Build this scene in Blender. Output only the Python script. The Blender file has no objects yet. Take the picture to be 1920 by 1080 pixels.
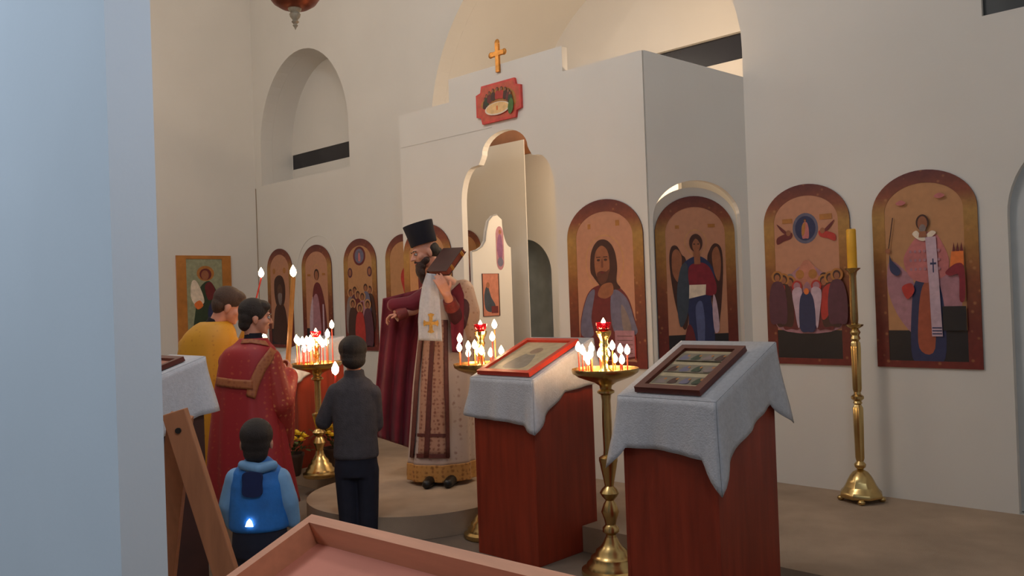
import bpy, bmesh, math, random
from mathutils import Vector, Matrix
from mathutils.geometry import tessellate_polygon
random.seed(7)
sc = bpy.context.scene
col = sc.collection
V = Vector
PI = math.pi

# ------------------------------------------------------------ camera
H = 1.5          # eye height over the nave floor
S = 0.15         # height of the solea platform
FPX = 1631.0
yaw, pit, rol = math.radians(45.69), math.radians(0.5335), math.radians(-2.033)
CF = V((-math.cos(yaw)*math.cos(pit), math.sin(yaw)*math.cos(pit), math.sin(pit)))
r0 = CF.cross(V((0, 0, 1))).normalized(); u0 = r0.cross(CF)
CR = math.cos(rol)*r0 + math.sin(rol)*u0
CU = -math.sin(rol)*r0 + math.cos(rol)*u0
EYE = V((0, 0, H))
cd = bpy.data.cameras.new('camera'); cam = bpy.data.objects.new('camera', cd); col.objects.link(cam)
cd.sensor_width = 36; cd.lens = 36*FPX/1920; cd.clip_end = 100; cd.clip_start = 0.02
m = Matrix((CR, CU, -CF)).transposed().to_4x4(); m.translation = EYE
cam.matrix_world = m
sc.camera = cam

def at(px, py, d):
    """world point seen at a pixel of the 1920x1080 photo, d metres in front of the lens plane"""
    return EYE + d*(CF + (px-960)/FPX*CR - (py-540)/FPX*CU)
def on_floor(px, py, z):
    v = CF + (px-960)/FPX*CR - (py-540)/FPX*CU
    return EYE + v*((z-H)/v.z)

# ------------------------------------------------------------ materials
def srgb(r, g, b):
    f = lambda c: (c/12.92 if c <= 0.04045 else ((c+0.055)/1.055)**2.4)
    return (f(r/255), f(g/255), f(b/255), 1)
MATS = {}
def mat(name, c, rough=0.6, metal=0.0, vary=0.12, scale=8.0, bump=0.0, bscale=60.0, stretch=None, c2=None, sheen=0.0, trans=0.0, coat=0.0, spec=0.5):
    if name in MATS: return MATS[name]
    M = bpy.data.materials.new(name); M.use_nodes = True
    nt = M.node_tree; N = nt.nodes; L = nt.links
    b = N['Principled BSDF']
    b.inputs['Roughness'].default_value = rough; b.inputs['Metallic'].default_value = metal
    b.inputs['Specular IOR Level'].default_value = spec
    if sheen: b.inputs['Sheen Weight'].default_value = sheen
    if trans: b.inputs['Transmission Weight'].default_value = trans
    if coat: b.inputs['Coat Weight'].default_value = coat
    tc = N.new('ShaderNodeTexCoord'); mp = N.new('ShaderNodeMapping')
    L.new(tc.outputs['Object'], mp.inputs['Vector'])
    if stretch: mp.inputs['Scale'].default_value = stretch
    nz = N.new('ShaderNodeTexNoise'); nz.inputs['Scale'].default_value = scale; nz.inputs['Detail'].default_value = 4
    L.new(mp.outputs['Vector'], nz.inputs['Vector'])
    cr = N.new('ShaderNodeValToRGB')
    e = cr.color_ramp.elements
    e[0].position = 0.3; e[1].position = 0.7
    if c2 is None:
        e[0].color = (c[0]*(1-vary), c[1]*(1-vary), c[2]*(1-vary), 1)
        e[1].color = (min(1, c[0]*(1+vary)), min(1, c[1]*(1+vary)), min(1, c[2]*(1+vary)), 1)
    else:
        e[0].color = c; e[1].color = c2
    L.new(nz.outputs['Fac'], cr.inputs['Fac']); L.new(cr.outputs['Color'], b.inputs['Base Color'])
    if bump:
        n2 = N.new('ShaderNodeTexNoise'); n2.inputs['Scale'].default_value = bscale; n2.inputs['Detail'].default_value = 3
        L.new(mp.outputs['Vector'], n2.inputs['Vector'])
        bp = N.new('ShaderNodeBump'); bp.inputs['Strength'].default_value = bump; bp.inputs['Distance'].default_value = 0.01
        L.new(n2.outputs['Fac'], bp.inputs['Height']); L.new(bp.outputs['Normal'], b.inputs['Normal'])
    MATS[name] = M
    return M
def brocade(name, c, c2, scale=22.0, rough=0.55, thr=0.5):
    """woven pattern: two colours on a voronoi / wave motif"""
    if name in MATS: return MATS[name]
    M = bpy.data.materials.new(name); M.use_nodes = True
    nt = M.node_tree; N = nt.nodes; L = nt.links; b = N['Principled BSDF']
    b.inputs['Roughness'].default_value = rough
    tc = N.new('ShaderNodeTexCoord'); vo = N.new('ShaderNodeTexVoronoi'); vo.inputs['Scale'].default_value = scale
    vo.inputs['Randomness'].default_value = 0.35
    L.new(tc.outputs['Object'], vo.inputs['Vector'])
    nz = N.new('ShaderNodeTexNoise'); nz.inputs['Scale'].default_value = scale*1.7; nz.inputs['Detail'].default_value = 3
    L.new(tc.outputs['Object'], nz.inputs['Vector'])
    ad = N.new('ShaderNodeMath'); ad.operation = 'MULTIPLY_ADD'; ad.inputs[1].default_value = 0.9; L.new(nz.outputs['Fac'], ad.inputs[0]); L.new(vo.outputs['Distance'], ad.inputs[2])
    cr = N.new('ShaderNodeValToRGB'); e = cr.color_ramp.elements
    e[0].position = thr+0.1; e[0].color = c2; e[1].position = thr+0.42; e[1].color = c
    L.new(ad.outputs[0], cr.inputs['Fac']); L.new(cr.outputs['Color'], b.inputs['Base Color'])
    MATS[name] = M
    return M
def emis(name, c, s, c2=None):
    M = bpy.data.materials.new(name); M.use_nodes = True
    nt = M.node_tree; N = nt.nodes
    b = N['Principled BSDF']; b.inputs['Base Color'].default_value = c
    b.inputs['Emission Color'].default_value = c; b.inputs['Emission Strength'].default_value = s
    MATS[name] = M
    return M

WHITE = mat('wall_paint', (0.70, 0.67, 0.62, 1), 0.75, vary=0.03, scale=1.5, bump=0.05, bscale=40)
PILLAR = mat('pillar_paint', (0.66, 0.68, 0.70, 1), 0.75, vary=0.03, scale=1.2, bump=0.05, bscale=40)
CARPET = mat('carpet_tan', srgb(168, 146, 124), 0.95, vary=0.16, scale=3, bump=0.5, bscale=300)
CARPET2 = mat('carpet_brown', srgb(128, 112, 98), 0.95, vary=0.18, scale=3, bump=0.5, bscale=300)
DARKGLASS = mat('night_glass', (0.012, 0.011, 0.016, 1), 0.25, vary=0.3, scale=3)
LECT = mat('lectern_laminate', srgb(144, 50, 28), 0.45, vary=0.22, scale=4, stretch=(6, 6, 0.6), bump=0.03, bscale=30)
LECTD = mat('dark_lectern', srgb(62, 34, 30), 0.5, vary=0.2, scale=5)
LECT2 = mat('lectern_edge', srgb(112, 44, 22), 0.45, vary=0.15, scale=5)
LINEN = mat('white_linen', (0.52, 0.52, 0.55, 1), 0.85, vary=0.07, scale=60, bump=0.3, bscale=140)
BRASS = mat('polished_brass', (0.60, 0.43, 0.18, 1), 0.27, 1.0, vary=0.12, scale=10)
GOLDP = mat('gilded_metal', (0.95, 0.62, 0.2, 1), 0.2, 1.0, vary=0.15, scale=40, bump=0.3, bscale=60)
COPPER = mat('copper_lamp', srgb(140, 76, 56), 0.4, 0.7, vary=0.2, scale=20)
SILVER = mat('tarnished_silver', srgb(190, 178, 156), 0.55, 0.5, vary=0.2, scale=30)
WAXY = mat('yellow_beeswax', srgb(232, 172, 40), 0.5, vary=0.08, scale=12)
WAXR = mat('red_candle_wax', srgb(200, 55, 40), 0.5, vary=0.12, scale=12)
WAXO = mat('amber_candle_wax', srgb(215, 130, 60), 0.5, vary=0.12, scale=12)
REDGLASS = mat('red_glass', srgb(190, 20, 40), 0.1, vary=0.1, trans=0.5)
FLAME = emis('candle_flame', (1.0, 0.66, 0.36, 1), 42)
PINE = mat('pale_pine', srgb(204, 136, 100), 0.55, vary=0.1, scale=5, stretch=(1, 8, 8), bump=0.05)
PINEIN = mat('pine_tray_bed', srgb(206, 124, 98), 0.7, vary=0.08, scale=4, bump=0.05)
PLANK = mat('plank_wood', srgb(166, 106, 70), 0.6, vary=0.12, scale=5, stretch=(8, 8, 1), bump=0.05)
FRAMED = mat('dark_red_wood', srgb(92, 36, 26), 0.35, vary=0.2, scale=9)
FRAMER = mat('red_painted_wood', srgb(190, 52, 30), 0.4, vary=0.12, scale=9)
SKIN = mat('skin', srgb(200, 140, 116), 0.5, vary=0.05, scale=20)
LIP = mat('lip', srgb(165, 85, 80), 0.5)
HAIRD = mat('dark_hair', srgb(34, 24, 20), 0.6, vary=0.3, scale=60, stretch=(4, 4, 1), bump=0.6, bscale=120)
HAIRB = mat('brown_hair', srgb(72, 50, 38), 0.6, vary=0.3, scale=60, stretch=(4, 4, 1), bump=0.6, bscale=120)
EYEW = mat('eye_white', (0.42, 0.38, 0.35, 1), 0.3)
EYED = mat('eye_iris', (0.03, 0.02, 0.015, 1), 0.2)
BLACKC = mat('black_cloth', srgb(11, 11, 26), 0.9, vary=0.2, scale=30)
SHOE = mat('black_leather', srgb(18, 16, 16), 0.4)
NAVYC = mat('navy_trousers', srgb(26, 28, 44), 0.85, vary=0.2, scale=14)

# ------------------------------------------------------------ mesh collector
class MB:
    def __init__(s): s.v = []; s.f = []; s.mi = []
    def add(s, vs, fs, mi=0):
        o = len(s.v); s.v += [V(p) for p in vs]
        for f in fs: s.f.append([i+o for i in f]); s.mi.append(mi)
        return s
    def box(s, lo, hi, mi=0, rot=None, org=None):
        x0, y0, z0 = lo; x1, y1, z1 = hi
        vs = [V(p) for p in ((x0,y0,z0),(x1,y0,z0),(x1,y1,z0),(x0,y1,z0),(x0,y0,z1),(x1,y0,z1),(x1,y1,z1),(x0,y1,z1))]
        if rot is not None: vs = [(org or V()) + rot @ p for p in vs]
        return s.add(vs, [(0,3,2,1),(4,5,6,7),(0,1,5,4),(1,2,6,5),(2,3,7,6),(3,0,4,7)], mi)
    def lathe(s, prof, n=24, c=(0,0,0), mi=0, flute=0, famp=0.0):
        """prof: (radius, z) from bottom to top"""
        c = V(c); vs = []; fs = []
        for r, z in prof:
            for i in range(n):
                a = 2*PI*i/n; rr = r*(1+famp*math.cos(flute*a)) if flute else r
                vs.append(c + V((rr*math.cos(a), rr*math.sin(a), z)))
        for j in range(len(prof)-1):
            for i in range(n):
                k = (i+1) % n
                fs.append((j*n+i, j*n+k, (j+1)*n+k, (j+1)*n+i))
        fs.append(tuple(range(n-1, -1, -1))); fs.append(tuple((len(prof)-1)*n+i for i in range(n)))
        return s.add(vs, fs, mi)
    def tube(s, pts, rad, n=10, mi=0, caps=True):
        pts = [V(p) for p in pts]; R = rad if isinstance(rad, (list, tuple)) else [rad]*len(pts)
        vs = []; fs = []; prev = None
        for i, p in enumerate(pts):
            d = (pts[min(i+1, len(pts)-1)] - pts[max(i-1, 0)]).normalized()
            a = prev if prev is not None else (V((0,0,1)) if abs(d.z) < 0.9 else V((1,0,0)))
            x = (a - d*a.dot(d)).normalized(); y = d.cross(x); prev = x
            for k in range(n):
                t = 2*PI*k/n; vs.append(p + R[i]*(math.cos(t)*x + math.sin(t)*y))
        for j in range(len(pts)-1):
            for i in range(n):
                k = (i+1) % n; fs.append((j*n+i, j*n+k, (j+1)*n+k, (j+1)*n+i))
        if caps:
            fs.append(tuple(range(n-1, -1, -1))); fs.append(tuple((len(pts)-1)*n+i for i in range(n)))
        return s.add(vs, fs, mi)
    def ell(s, c, r, n=16, m=10, mi=0, R=None):
        c = V(c); vs = []; fs = []
        r = (r, r, r) if isinstance(r, (int, float)) else r
        for j in range(m+1):
            b = -PI/2 + PI*j/m
            for i in range(n):
                a = 2*PI*i/n; p = V((r[0]*math.cos(b)*math.cos(a), r[1]*math.cos(b)*math.sin(a), r[2]*math.sin(b)))
                vs.append(c + (R @ p if R is not None else p))
        for j in range(m):
            for i in range(n):
                k = (i+1) % n; fs.append((j*n+i, j*n+k, (j+1)*n+k, (j+1)*n+i))
        return s.add(vs, fs, mi)
    def loft(s, rings, mi=0, caps=True, closed=True):
        n = len(rings[0]); vs = [p for r in rings for p in r]; fs = []
        for j in range(len(rings)-1):
            for i in range(n if closed else n-1):
                k = (i+1) % n; fs.append((j*n+i, j*n+k, (j+1)*n+k, (j+1)*n+i))
        if caps and closed:
            fs.append(tuple(range(n-1, -1, -1))); fs.append(tuple((len(rings)-1)*n+i for i in range(n)))
        return s.add(vs, fs, mi)
    def plate(s, loops, t0, t1, frame, mi=0, mside=None):
        """polygon with holes (2-D loops), from t0 to t1 along the frame's normal; frame = (origin, u, v, n)"""
        o, ua, va, na = frame
        tri = tessellate_polygon([[V((p[0], p[1], 0)) for p in l] for l in loops])
        flat = [p for l in loops for p in l]; n = len(flat)
        P = lambda p, t: o + p[0]*ua + p[1]*va + t*na
        vs = [P(p, t0) for p in flat] + [P(p, t1) for p in flat]
        fs = [tuple(t) for t in tri] + [tuple(i+n for i in reversed(t)) for t in tri]
        s.add(vs, fs, mi)
        side = []; b = 0
        for l in loops:
            for i in range(len(l)):
                k = (i+1) % len(l); side.append((b+i, b+k, b+k+n, b+i+n))
            b += len(l)
        s.add(vs, side, mi if mside is None else mside)
        return s
    def face(s, loop, t, frame, mi=0):
        o, ua, va, na = frame
        tri = tessellate_polygon([[V((p[0], p[1], 0)) for p in loop]])
        return s.add([o + p[0]*ua + p[1]*va + t*na for p in loop], [tuple(x) for x in tri], mi)
    def build(s, name, mats, parent=None, smooth=False, bevel=0.0, mods=(), weld=False):
        me = bpy.data.meshes.new(name)
        off = parent_loc(parent) if parent is not None else V()
        me.from_pydata([tuple(p-off) for p in s.v], [], s.f)
        mats = mats if isinstance(mats, (list, tuple)) else [mats]
        for mm in mats: me.materials.append(mm)
        for p, i in zip(me.polygons, s.mi): p.material_index = i
        bm = bmesh.new(); bm.from_mesh(me)
        if weld: bmesh.ops.remove_doubles(bm, verts=bm.verts, dist=1e-5)
        bmesh.ops.recalc_face_normals(bm, faces=bm.faces)
        bm.to_mesh(me); bm.free()
        if smooth:
            for p in me.polygons: p.use_smooth = True
        o = bpy.data.objects.new(name, me); col.objects.link(o)
        if parent is not None: o.parent = parent
        if bevel:
            b = o.modifiers.new('bevel', 'BEVEL'); b.width = bevel; b.segments = 2; b.limit_method = 'ANGLE'; b.angle_limit = math.radians(40)
        for k in mods:
            if k[0] == 'solid':
                q = o.modifiers.new('solid', 'SOLIDIFY'); q.thickness = k[1]; q.offset = k[2] if len(k) > 2 else 0
            elif k[0] == 'sub':
                q = o.modifiers.new('sub', 'SUBSURF'); q.levels = q.render_levels = k[1]
            elif k[0] == 'remesh':
                q = o.modifiers.new('remesh', 'REMESH'); q.mode = 'VOXEL'; q.voxel_size = k[1]; q.use_smooth_shade = True
            elif k[0] == 'smooth':
                q = o.modifiers.new('smooth', 'SMOOTH'); q.iterations = k[1]; q.factor = 0.5
        if smooth and not mods:
            try:
                q = o.modifiers.new('es', 'EDGE_SPLIT'); q.split_angle = math.radians(45)
            except Exception: pass
        return o
def parent_loc(o):
    l = V(o.location)
    while o.parent is not None: o = o.parent; l += V(o.location)
    return l
def thing(name, label, cat, loc, group=None):
    o = bpy.data.objects.new(name, None); col.objects.link(o); o.location = V(loc); o.empty_display_size = 0.1
    return tag(o, label, cat, group)
def tag(o, label, cat, group=None, kind=None):
    o['label'] = label; o['category'] = cat
    if group: o['group'] = group
    if kind: o['kind'] = kind
    return o
def structure(o, label=None, cat='wall'):
    o['kind'] = 'structure'
    if label: o['label'] = label; o['category'] = cat
    return o
def copy_tree(o, parent=None):
    c = o.copy(); col.objects.link(c)
    if parent is not None: c.parent = parent
    for ch in list(o.children): copy_tree(ch, c)
    return c

# 2-D shapes
def rect(x0, y0, x1, y1): return [(x0, y0), (x1, y0), (x1, y1), (x0, y1)]
def oval(cx, cy, rx, ry, n=24): return [(cx+rx*math.cos(2*PI*i/n), cy+ry*math.sin(2*PI*i/n)) for i in range(n)]
def arch(x0, x1, y0, ys, rise, n=28):
    """rectangle x0..x1 from y0 up to the spring ys, topped by a half ellipse of the given rise"""
    c = (x0+x1)/2; r = (x1-x0)/2
    return [(x0, y0), (x1, y0)] + [(c+r*math.cos(PI*i/n), ys+rise*math.sin(PI*i/n)) for i in range(n+1)]
def curve(pts, k=5):
    """closed Catmull-Rom through the points"""
    n = len(pts); out = []
    for i in range(n):
        p0, p1, p2, p3 = (V((*pts[(i+j-1) % n], 0)) for j in range(4))
        for q in range(k):
            t = q/k
            r = 0.5*((2*p1) + (p2-p0)*t + (2*p0-5*p1+4*p2-p3)*t*t + (3*p1-p0-3*p2+p3)*t**3)
            out.append((r.x, r.y))
    return out
X3, Y3, Z3 = V((1, 0, 0)), V((0, 1, 0)), V((0, 0, 1))
# ============================================================ THE SETTING
YW = 5.557            # plane of the wings of the icon screen / the wall above
YF = 4.935            # front plane of the projecting centre
XA = -4.83            # axis of the church
WL, WR = -9.83, 1.35  # side walls
ZC = 6.4
# nave floor
structure(MB().box((-10.2, -7, -0.1), (2.0, 9.5, 0.0)).build('floor', CARPET2))
# solea: raised platform with a half-round ambo
edge = [(WL, 3.88), (-5.57, 3.88)] + [(-4.84+0.73*math.cos(PI+PI*i/28), 3.88+0.73*math.sin(PI+PI*i/28)) for i in range(29)] + [(-4.1, 3.88), (WR, 3.88), (WR, 9.0), (WL, 9.0)]
structure(MB().plate([edge], 0.002, S, (V(), X3, Y3, Z3)).build('floor_solea', CARPET, bevel=0.008))

# wall over and beside the icon screen, with the chancel arch, two niches and the right door
fw = (V((0, YW, 0)), X3, Z3, Y3)
outer = rect(WL-0.2, S, WR+0.2, ZC)
chancel = [(-6.45, S+0.001), (-3.075, S+0.001)] + [(-4.76+1.70*math.cos(PI*i/40), 3.05+1.70*math.sin(PI*i/40)) for i in range(41)]
chancel = [(max(-6.45, min(-3.075, p[0])), p[1]) for p in chancel]
niche_l = arch(-9.68, -7.82, 2.97, 3.42, 1.03)
niche_r = arch(-1.53, 0.33, 3.03, 3.45, 1.05)
door_hole = arch(-1.44, -0.46, S+0.001, 1.86, 0.50)
structure(MB().plate([outer, chancel, niche_l, niche_r, door_hole], 0, 0.16, fw).build('wall_front', WHITE))
def niche(name, x0, x1, z0, ys, rise, strip, n):
    """vault behind an arched opening: side, top, sill and back, with a dark window strip in the back"""
    mb = MB(); out = arch(x0, x1, z0, ys, rise); out2 = arch(x0-0.1, x1+0.1, z0-0.1, ys, rise+0.1)
    mb.plate([out2, out], 0.161, 0.443, fw)
    sx0, sx1, sz0, sz1 = strip
    mb.plate([out2, rect(sx0, sz0, sx1, sz1)], 0.443, 0.54, fw)
    structure(mb.build(name, WHITE, smooth=True))
    w = MB(); w.plate([rect(sx0, sz0, sx1, sz1)], 0.45, 0.47, fw)
    structure(w.build('window_%d' % n, DARKGLASS))
niche('wall_niche_left', -9.68, -7.82, 2.97, 3.42, 1.03, (-9.675, -7.88, 3.2, 3.385), 1)
structure(MB().plate([arch(-1.53, 0.33, 3.03, 3.45, 1.05)], 0.03, 0.05, fw).build('window_2', mat('dusk_glass', (0.055, 0.06, 0.06, 1), 0.3, vary=0.4, scale=2)))
structure(MB().box((WL+.001, YW-.006, S), (WL+.010, YW-.001, 2.95)).build('trim_3', mat('corner_joint', (0.30, 0.22, 0.14, 1), 0.8)))
# right door leaf in its recess
dl = MB(); dl.plate([arch(-1.44, -0.46, S+0.01, 1.86, 0.50)], 0.05, 0.09, fw)
structure(dl.build('door_1', mat('door_paint', (0.56, 0.58, 0.58, 1), 0.7, vary=0.04)))
# north door: a thin leaf outlined by a shallow arched groove, carrying the second icon
nd = MB(); nd.plate([arch(-8.95, -8.09, S+0.004, 1.86, 0.42), arch(-8.935, -8.105, S+0.02, 1.86, 0.405)], -0.004, -0.0005, fw)
structure(nd.build('door_2', WHITE))
# side walls, ceiling
structure(MB().box((WL-0.2, -7, 0), (WL, YW, ZC)).build('wall_left', WHITE))
structure(MB().box((WR, -7, 0), (WR+0.2, YW, ZC)).build('wall_right', WHITE))
structure(MB().box((WL-0.2, -7, ZC), (WR+0.2, 9.2, ZC+0.2)).build('ceiling', WHITE))
# near wall end on the left of the picture
P_X, P_Y0, P_Y1 = -2.56, 0.985, 1.119
structure(MB().box((-9.83, P_Y0, 0), (P_X, P_Y1, ZC)).build('wall_partition', PILLAR))

# chancel behind the arch: barrel vault, back wall with a dark window strip, floor
AB = 7.0
va = MB()
a_out = [(-6.75, S), (-2.77, S)] + [(-4.76+2.0*math.cos(PI*i/48), 3.05+2.0*math.sin(PI*i/48)) for i in range(49)]
a_in = [(-6.46, S), (-3.06, S)] + [(-4.76+1.70*math.cos(PI*i/48), 3.05+1.70*math.sin(PI*i/48)) for i in range(49)]
va.plate([a_out, a_in], YW+0.161-YW, AB-YW, fw)
structure(va.build('wall_apse_vault', WHITE, smooth=True))
bk = MB(); bk.plate([a_out, rect(-6.3, 3.54, -3.2, 3.785)], AB-YW, AB-YW+0.1, fw)
structure(bk.build('wall_apse_back', WHITE))
structure(MB().plate([rect(-6.3, 3.54, -3.2, 3.785)], AB-YW+0.05, AB-YW+0.08, fw).build('window_3', DARKGLASS))

# projecting centre of the icon screen
ff = (V((0, YF, 0)), X3, Z3, Y3)
xl, xr = -6.167, -3.491
zt, zs = 3.162, 3.354
def trefoil(cx):
    """outline of the royal doorway: straight jambs, round shoulders, round head"""
    hw = 0.522; pts = [(cx-hw, S+0.001), (cx+hw, S+0.001), (cx+hw, 2.28)]
    for i in range(1, 11):
        a = PI/2*i/10; pts.append((cx+hw-0.165+0.165*math.cos(a), 2.28+0.30*math.sin(a)))
    pts.append((cx+0.30, 2.585)); pts.append((cx+0.27, 2.63))
    for i in range(0, 17):
        a = PI*i/16; pts.append((cx+0.255*math.cos(a), 2.66+0.165*math.sin(a)))
    pts.append((cx-0.27, 2.63)); pts.append((cx-0.30, 2.585))
    for i in range(9, -1, -1):
        a = PI/2*i/10; pts.append((cx-hw+0.165-0.165*math.cos(a), 2.28+0.30*math.sin(a)))
    return pts
front_outline = [(xl, S), (xr, S), (xr, zt), (-4.213, zt), (-4.213, zs), (-5.485, zs), (-5.485, zt), (xl, zt)]
structure(MB().plate([front_outline, trefoil(-4.85)], 0, 0.06, ff).build('wall_iconostasis', WHITE, bevel=0.004))
# a faint joint board line on the front
structure(MB().box((xl+0.01, YF-0.002, 2.866), (-4.98, YF-0.0003, 2.870)).build('trim_1', mat('joint', (0.55, 0.52, 0.47, 1), 0.8)))
# canted right side with the arched deacon's doorway (top edge falls to the wall), and its mirror on the left
p0 = V((xr, YF, 0)); p1 = V((-3.066, YW+0.012, 0)); ud = (p1-p0).normalized(); LD = (p1-p0).length
nd_ = V((-ud.y, ud.x, 0))     # towards the chancel
fd = (p0, ud, Z3, nd_)
dia = [(0.012, S), (LD, S), (LD, 2.984), (0.012, zt)]
dcx = 0.362
structure(MB().plate([dia, arch(dcx-0.325, dcx+0.325, S+0.001, 1.985, 0.275)], 0, 0.05, fd).build('wall_deacon_side', WHITE, bevel=0.003))
q0 = V((xl, YF, 0)); q1 = V((-6.55, YW, 0)); uq = (q1-q0).normalized()
structure(MB().plate([[(0.012, S), ((q1-q0).length, S), ((q1-q0).length, 2.984), (0.012, zt)]], 0, -0.05, (q0, uq, Z3, V((-uq.y, uq.x, 0)))).build('wall_deacon_side_north', WHITE))
# deacon's door leaf, a little lower than its arch, set back
structure(MB().plate([arch(dcx-0.335, dcx+0.325, S+0.01, 1.955, 0.262)], 0.055, 0.085, fd).build('door_3', WHITE))

# behind the royal doorway: a partition with a higher facet beside it, an arched opening, and a wooden board over it
structure(MB().box((-6.455, 5.75, S+.004), (-5.40, 5.757, 2.918)).build('wall_sanctuary', WHITE))
structure(MB().plate([rect(-6.45, S+.004, -4.0, 3.0), arch(-6.10, -5.43, S+0.006, 1.70, 0.34)], 0, 0.05, (V((0, 6.1, 0)), X3, Z3, Y3)).build('wall_sanctuary_facet', WHITE))
structure(MB().box((-6.45, 6.30, S+.004), (-5.0, 6.33, 2.6)).build('wall_sanctuary_recess', mat('grey_blue_paint', (0.40, 0.45, 0.47, 1), 0.8)))

# world: dim cool evening light coming in from the open nave behind
w = bpy.data.worlds.new('world'); sc.world = w; w.use_nodes = True
w.node_tree.nodes['Background'].inputs[0].default_value = (0.60, 0.78, 1.0, 1)
w.node_tree.nodes['Background'].inputs[1].default_value = 0.155
def area(name, loc, target, size, power, c):
    l = bpy.data.lights.new(name, 'AREA'); l.shape = 'DISK'; l.size = size; l.energy = power; l.color = c
    o = bpy.data.objects.new(name, l); col.objects.link(o); o.location = loc
    o.rotation_euler = (V(target)-V(loc)).to_track_quat('-Z', 'Y').to_euler(); return o
def point(name, loc, power, c, rad=0.06):
    l = bpy.data.lights.new(name, 'POINT'); l.energy = power; l.color = c; l.shadow_soft_size = rad
    o = bpy.data.objects.new(name, l); col.objects.link(o); o.location = loc; return o
point('nave_chandelier', (-3.9, 1.9, 5.0), 98, (1.0, 0.95, 0.93), 0.35)
area('nave_window_light', (-4.6, -2.6, 4.8), (-4.0, 1, 3.2), 2.0, 145, (0.66, 0.82, 1.0))
sl = area('pillar_side_fill', (0.9, 0.7, 4.3), (-2.56, 1.05, 2.3), 0.7, 6.5, (0.66, 0.80, 1.0)); sl.data.spread = 1.1  # added unseen narrow beam that brightens the side face of the near wall end
area('right_side_fill', (1.0, 0.0, 4.3), (-2.6, 1.2, 2.4), 0.9, 26, (0.72, 0.85, 1.0))  # added broad cool fill from the right, no window modelled there
structure(MB().box((-6.45, YF+0.07, S-0.05), (-3.06, 7.0, S+0.003)).build('floor_sanctuary', CARPET))
structure(MB().box((-6.45, 5.82, 2.80), (-5.20, 5.85, 3.14)).build('trim_2', mat('brown_board', srgb(150, 100, 66), 0.5, vary=0.25, scale=3)))
point('sanctuary_bulb', (-4.1, 5.55, 2.80), 50, (1.0, 0.74, 0.50), 0.08)
point('sanctuary_low_bulb', (-4.45, 5.4, 2.35), 5, (1.0, 0.80, 0.55), 0.06)
point('north_aisle_bulb', (-7.6, 2.2, 4.6), 55, (1.0, 0.84, 0.68), 0.1)
sc.view_settings.view_transform = 'Standard'; sc.view_settings.look = 'None'
sc.view_settings.gamma = 1; sc.view_settings.use_curve_mapping = False
sc.view_settings.exposure = 0.0
sc.cycles.use_denoising = True
sc.cycles.max_bounces = 8
# ============================================================ ICONS
def plain(name, r, g, b, rough=0.5, vary=0.14, scale=25): return mat('paint_'+name, srgb(r, g, b), rough, vary=vary, scale=scale)
PEACH = plain('peach_ground', 188, 132, 102, vary=.06); GOLDG = plain('gold_ground', 184, 132, 88, vary=.06)
MAROON = plain('maroon', 104, 34, 36); DKBROWN = plain('dark_brown', 66, 34, 26); NAVYP = plain('navy', 40, 46, 84)
BLUEG = plain('blue_grey', 104, 100, 122); FLESH = plain('flesh_brown', 150, 92, 62); MAUVE = plain('mauve', 168, 118, 128)
ROSE = plain('rose', 190, 110, 108); REDP = plain('red', 178, 48, 40); CREAMP = plain('cream', 226, 208, 186)
DKGREEN = plain('dark_green', 44, 60, 40); BLACKG = plain('dark_ground', 30, 26, 30); ORANGEP = plain('orange', 224, 116, 50)
OCHRE = plain('ochre', 172, 112, 52); LILAC = plain('lilac', 192, 164, 176); GREYP = plain('warm_grey', 128, 112, 108); PALEG = plain('pale_green', 148, 150, 120)
def border_mat():
    """printed ornament: maroon head, gilt shoulders, red-brown foot, with small lighter motifs"""
    M = bpy.data.materials.new('icon_border'); M.use_nodes = True
    nt = M.node_tree; N = nt.nodes; L = nt.links; b = N['Principled BSDF']; b.inputs['Roughness'].default_value = 0.5
    tc = N.new('ShaderNodeTexCoord'); sp = N.new('ShaderNodeSeparateXYZ'); L.new(tc.outputs['Generated'], sp.inputs[0])
    cr = N.new('ShaderNodeValToRGB'); L.new(sp.outputs['Z'], cr.inputs['Fac'])
    e = cr.color_ramp.elements
    e[0].position = 0; e[0].color = srgb(128, 44, 38); e[1].position = 1.0; e[1].color = srgb(104, 46, 44)
    for p, c in ((0.22, srgb(116, 44, 32)), (0.45, srgb(140, 74, 40)), (0.62, srgb(176, 122, 58)), (0.78, srgb(190, 142, 72)), (0.88, srgb(146, 76, 50))):
        q = e.new(p); q.color = c
    vo = N.new('ShaderNodeTexVoronoi'); vo.inputs['Scale'].default_value = 16; L.new(tc.outputs['Object'], vo.inputs['Vector'])
    nz = N.new('ShaderNodeTexNoise'); nz.inputs['Scale'].default_value = 30; L.new(tc.outputs['Object'], nz.inputs['Vector'])
    r2 = N.new('ShaderNodeValToRGB'); r2.color_ramp.elements[0].position = 0.08; r2.color_ramp.elements[0].color = (1, 1, 1, 1)
    r2.color_ramp.elements[1].position = 0.2; r2.color_ramp.elements[1].color = (0, 0, 0, 1); L.new(vo.outputs['Distance'], r2.inputs['Fac'])
    mx = N.new('ShaderNodeMixRGB'); mx.blend_type = 'MIX'; L.new(cr.outputs['Color'], mx.inputs[1]); mx.inputs[2].default_value = srgb(196, 136, 84)
    mf = N.new('ShaderNodeMath'); mf.operation = 'MULTIPLY'; mf.inputs[1].default_value = 0.5; L.new(r2.outputs['Color'], mf.inputs[0]); L.new(mf.outputs[0], mx.inputs[0])
    m2 = N.new('ShaderNodeMixRGB'); m2.blend_type = 'MULTIPLY'; m2.inputs[0].default_value = 0.45
    L.new(mx.outputs['Color'], m2.inputs[1]); L.new(nz.outputs['Fac'], m2.inputs[2]); L.new(m2.outputs['Color'], b.inputs['Base Color'])
    return M
BORDER = border_mat()
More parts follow.
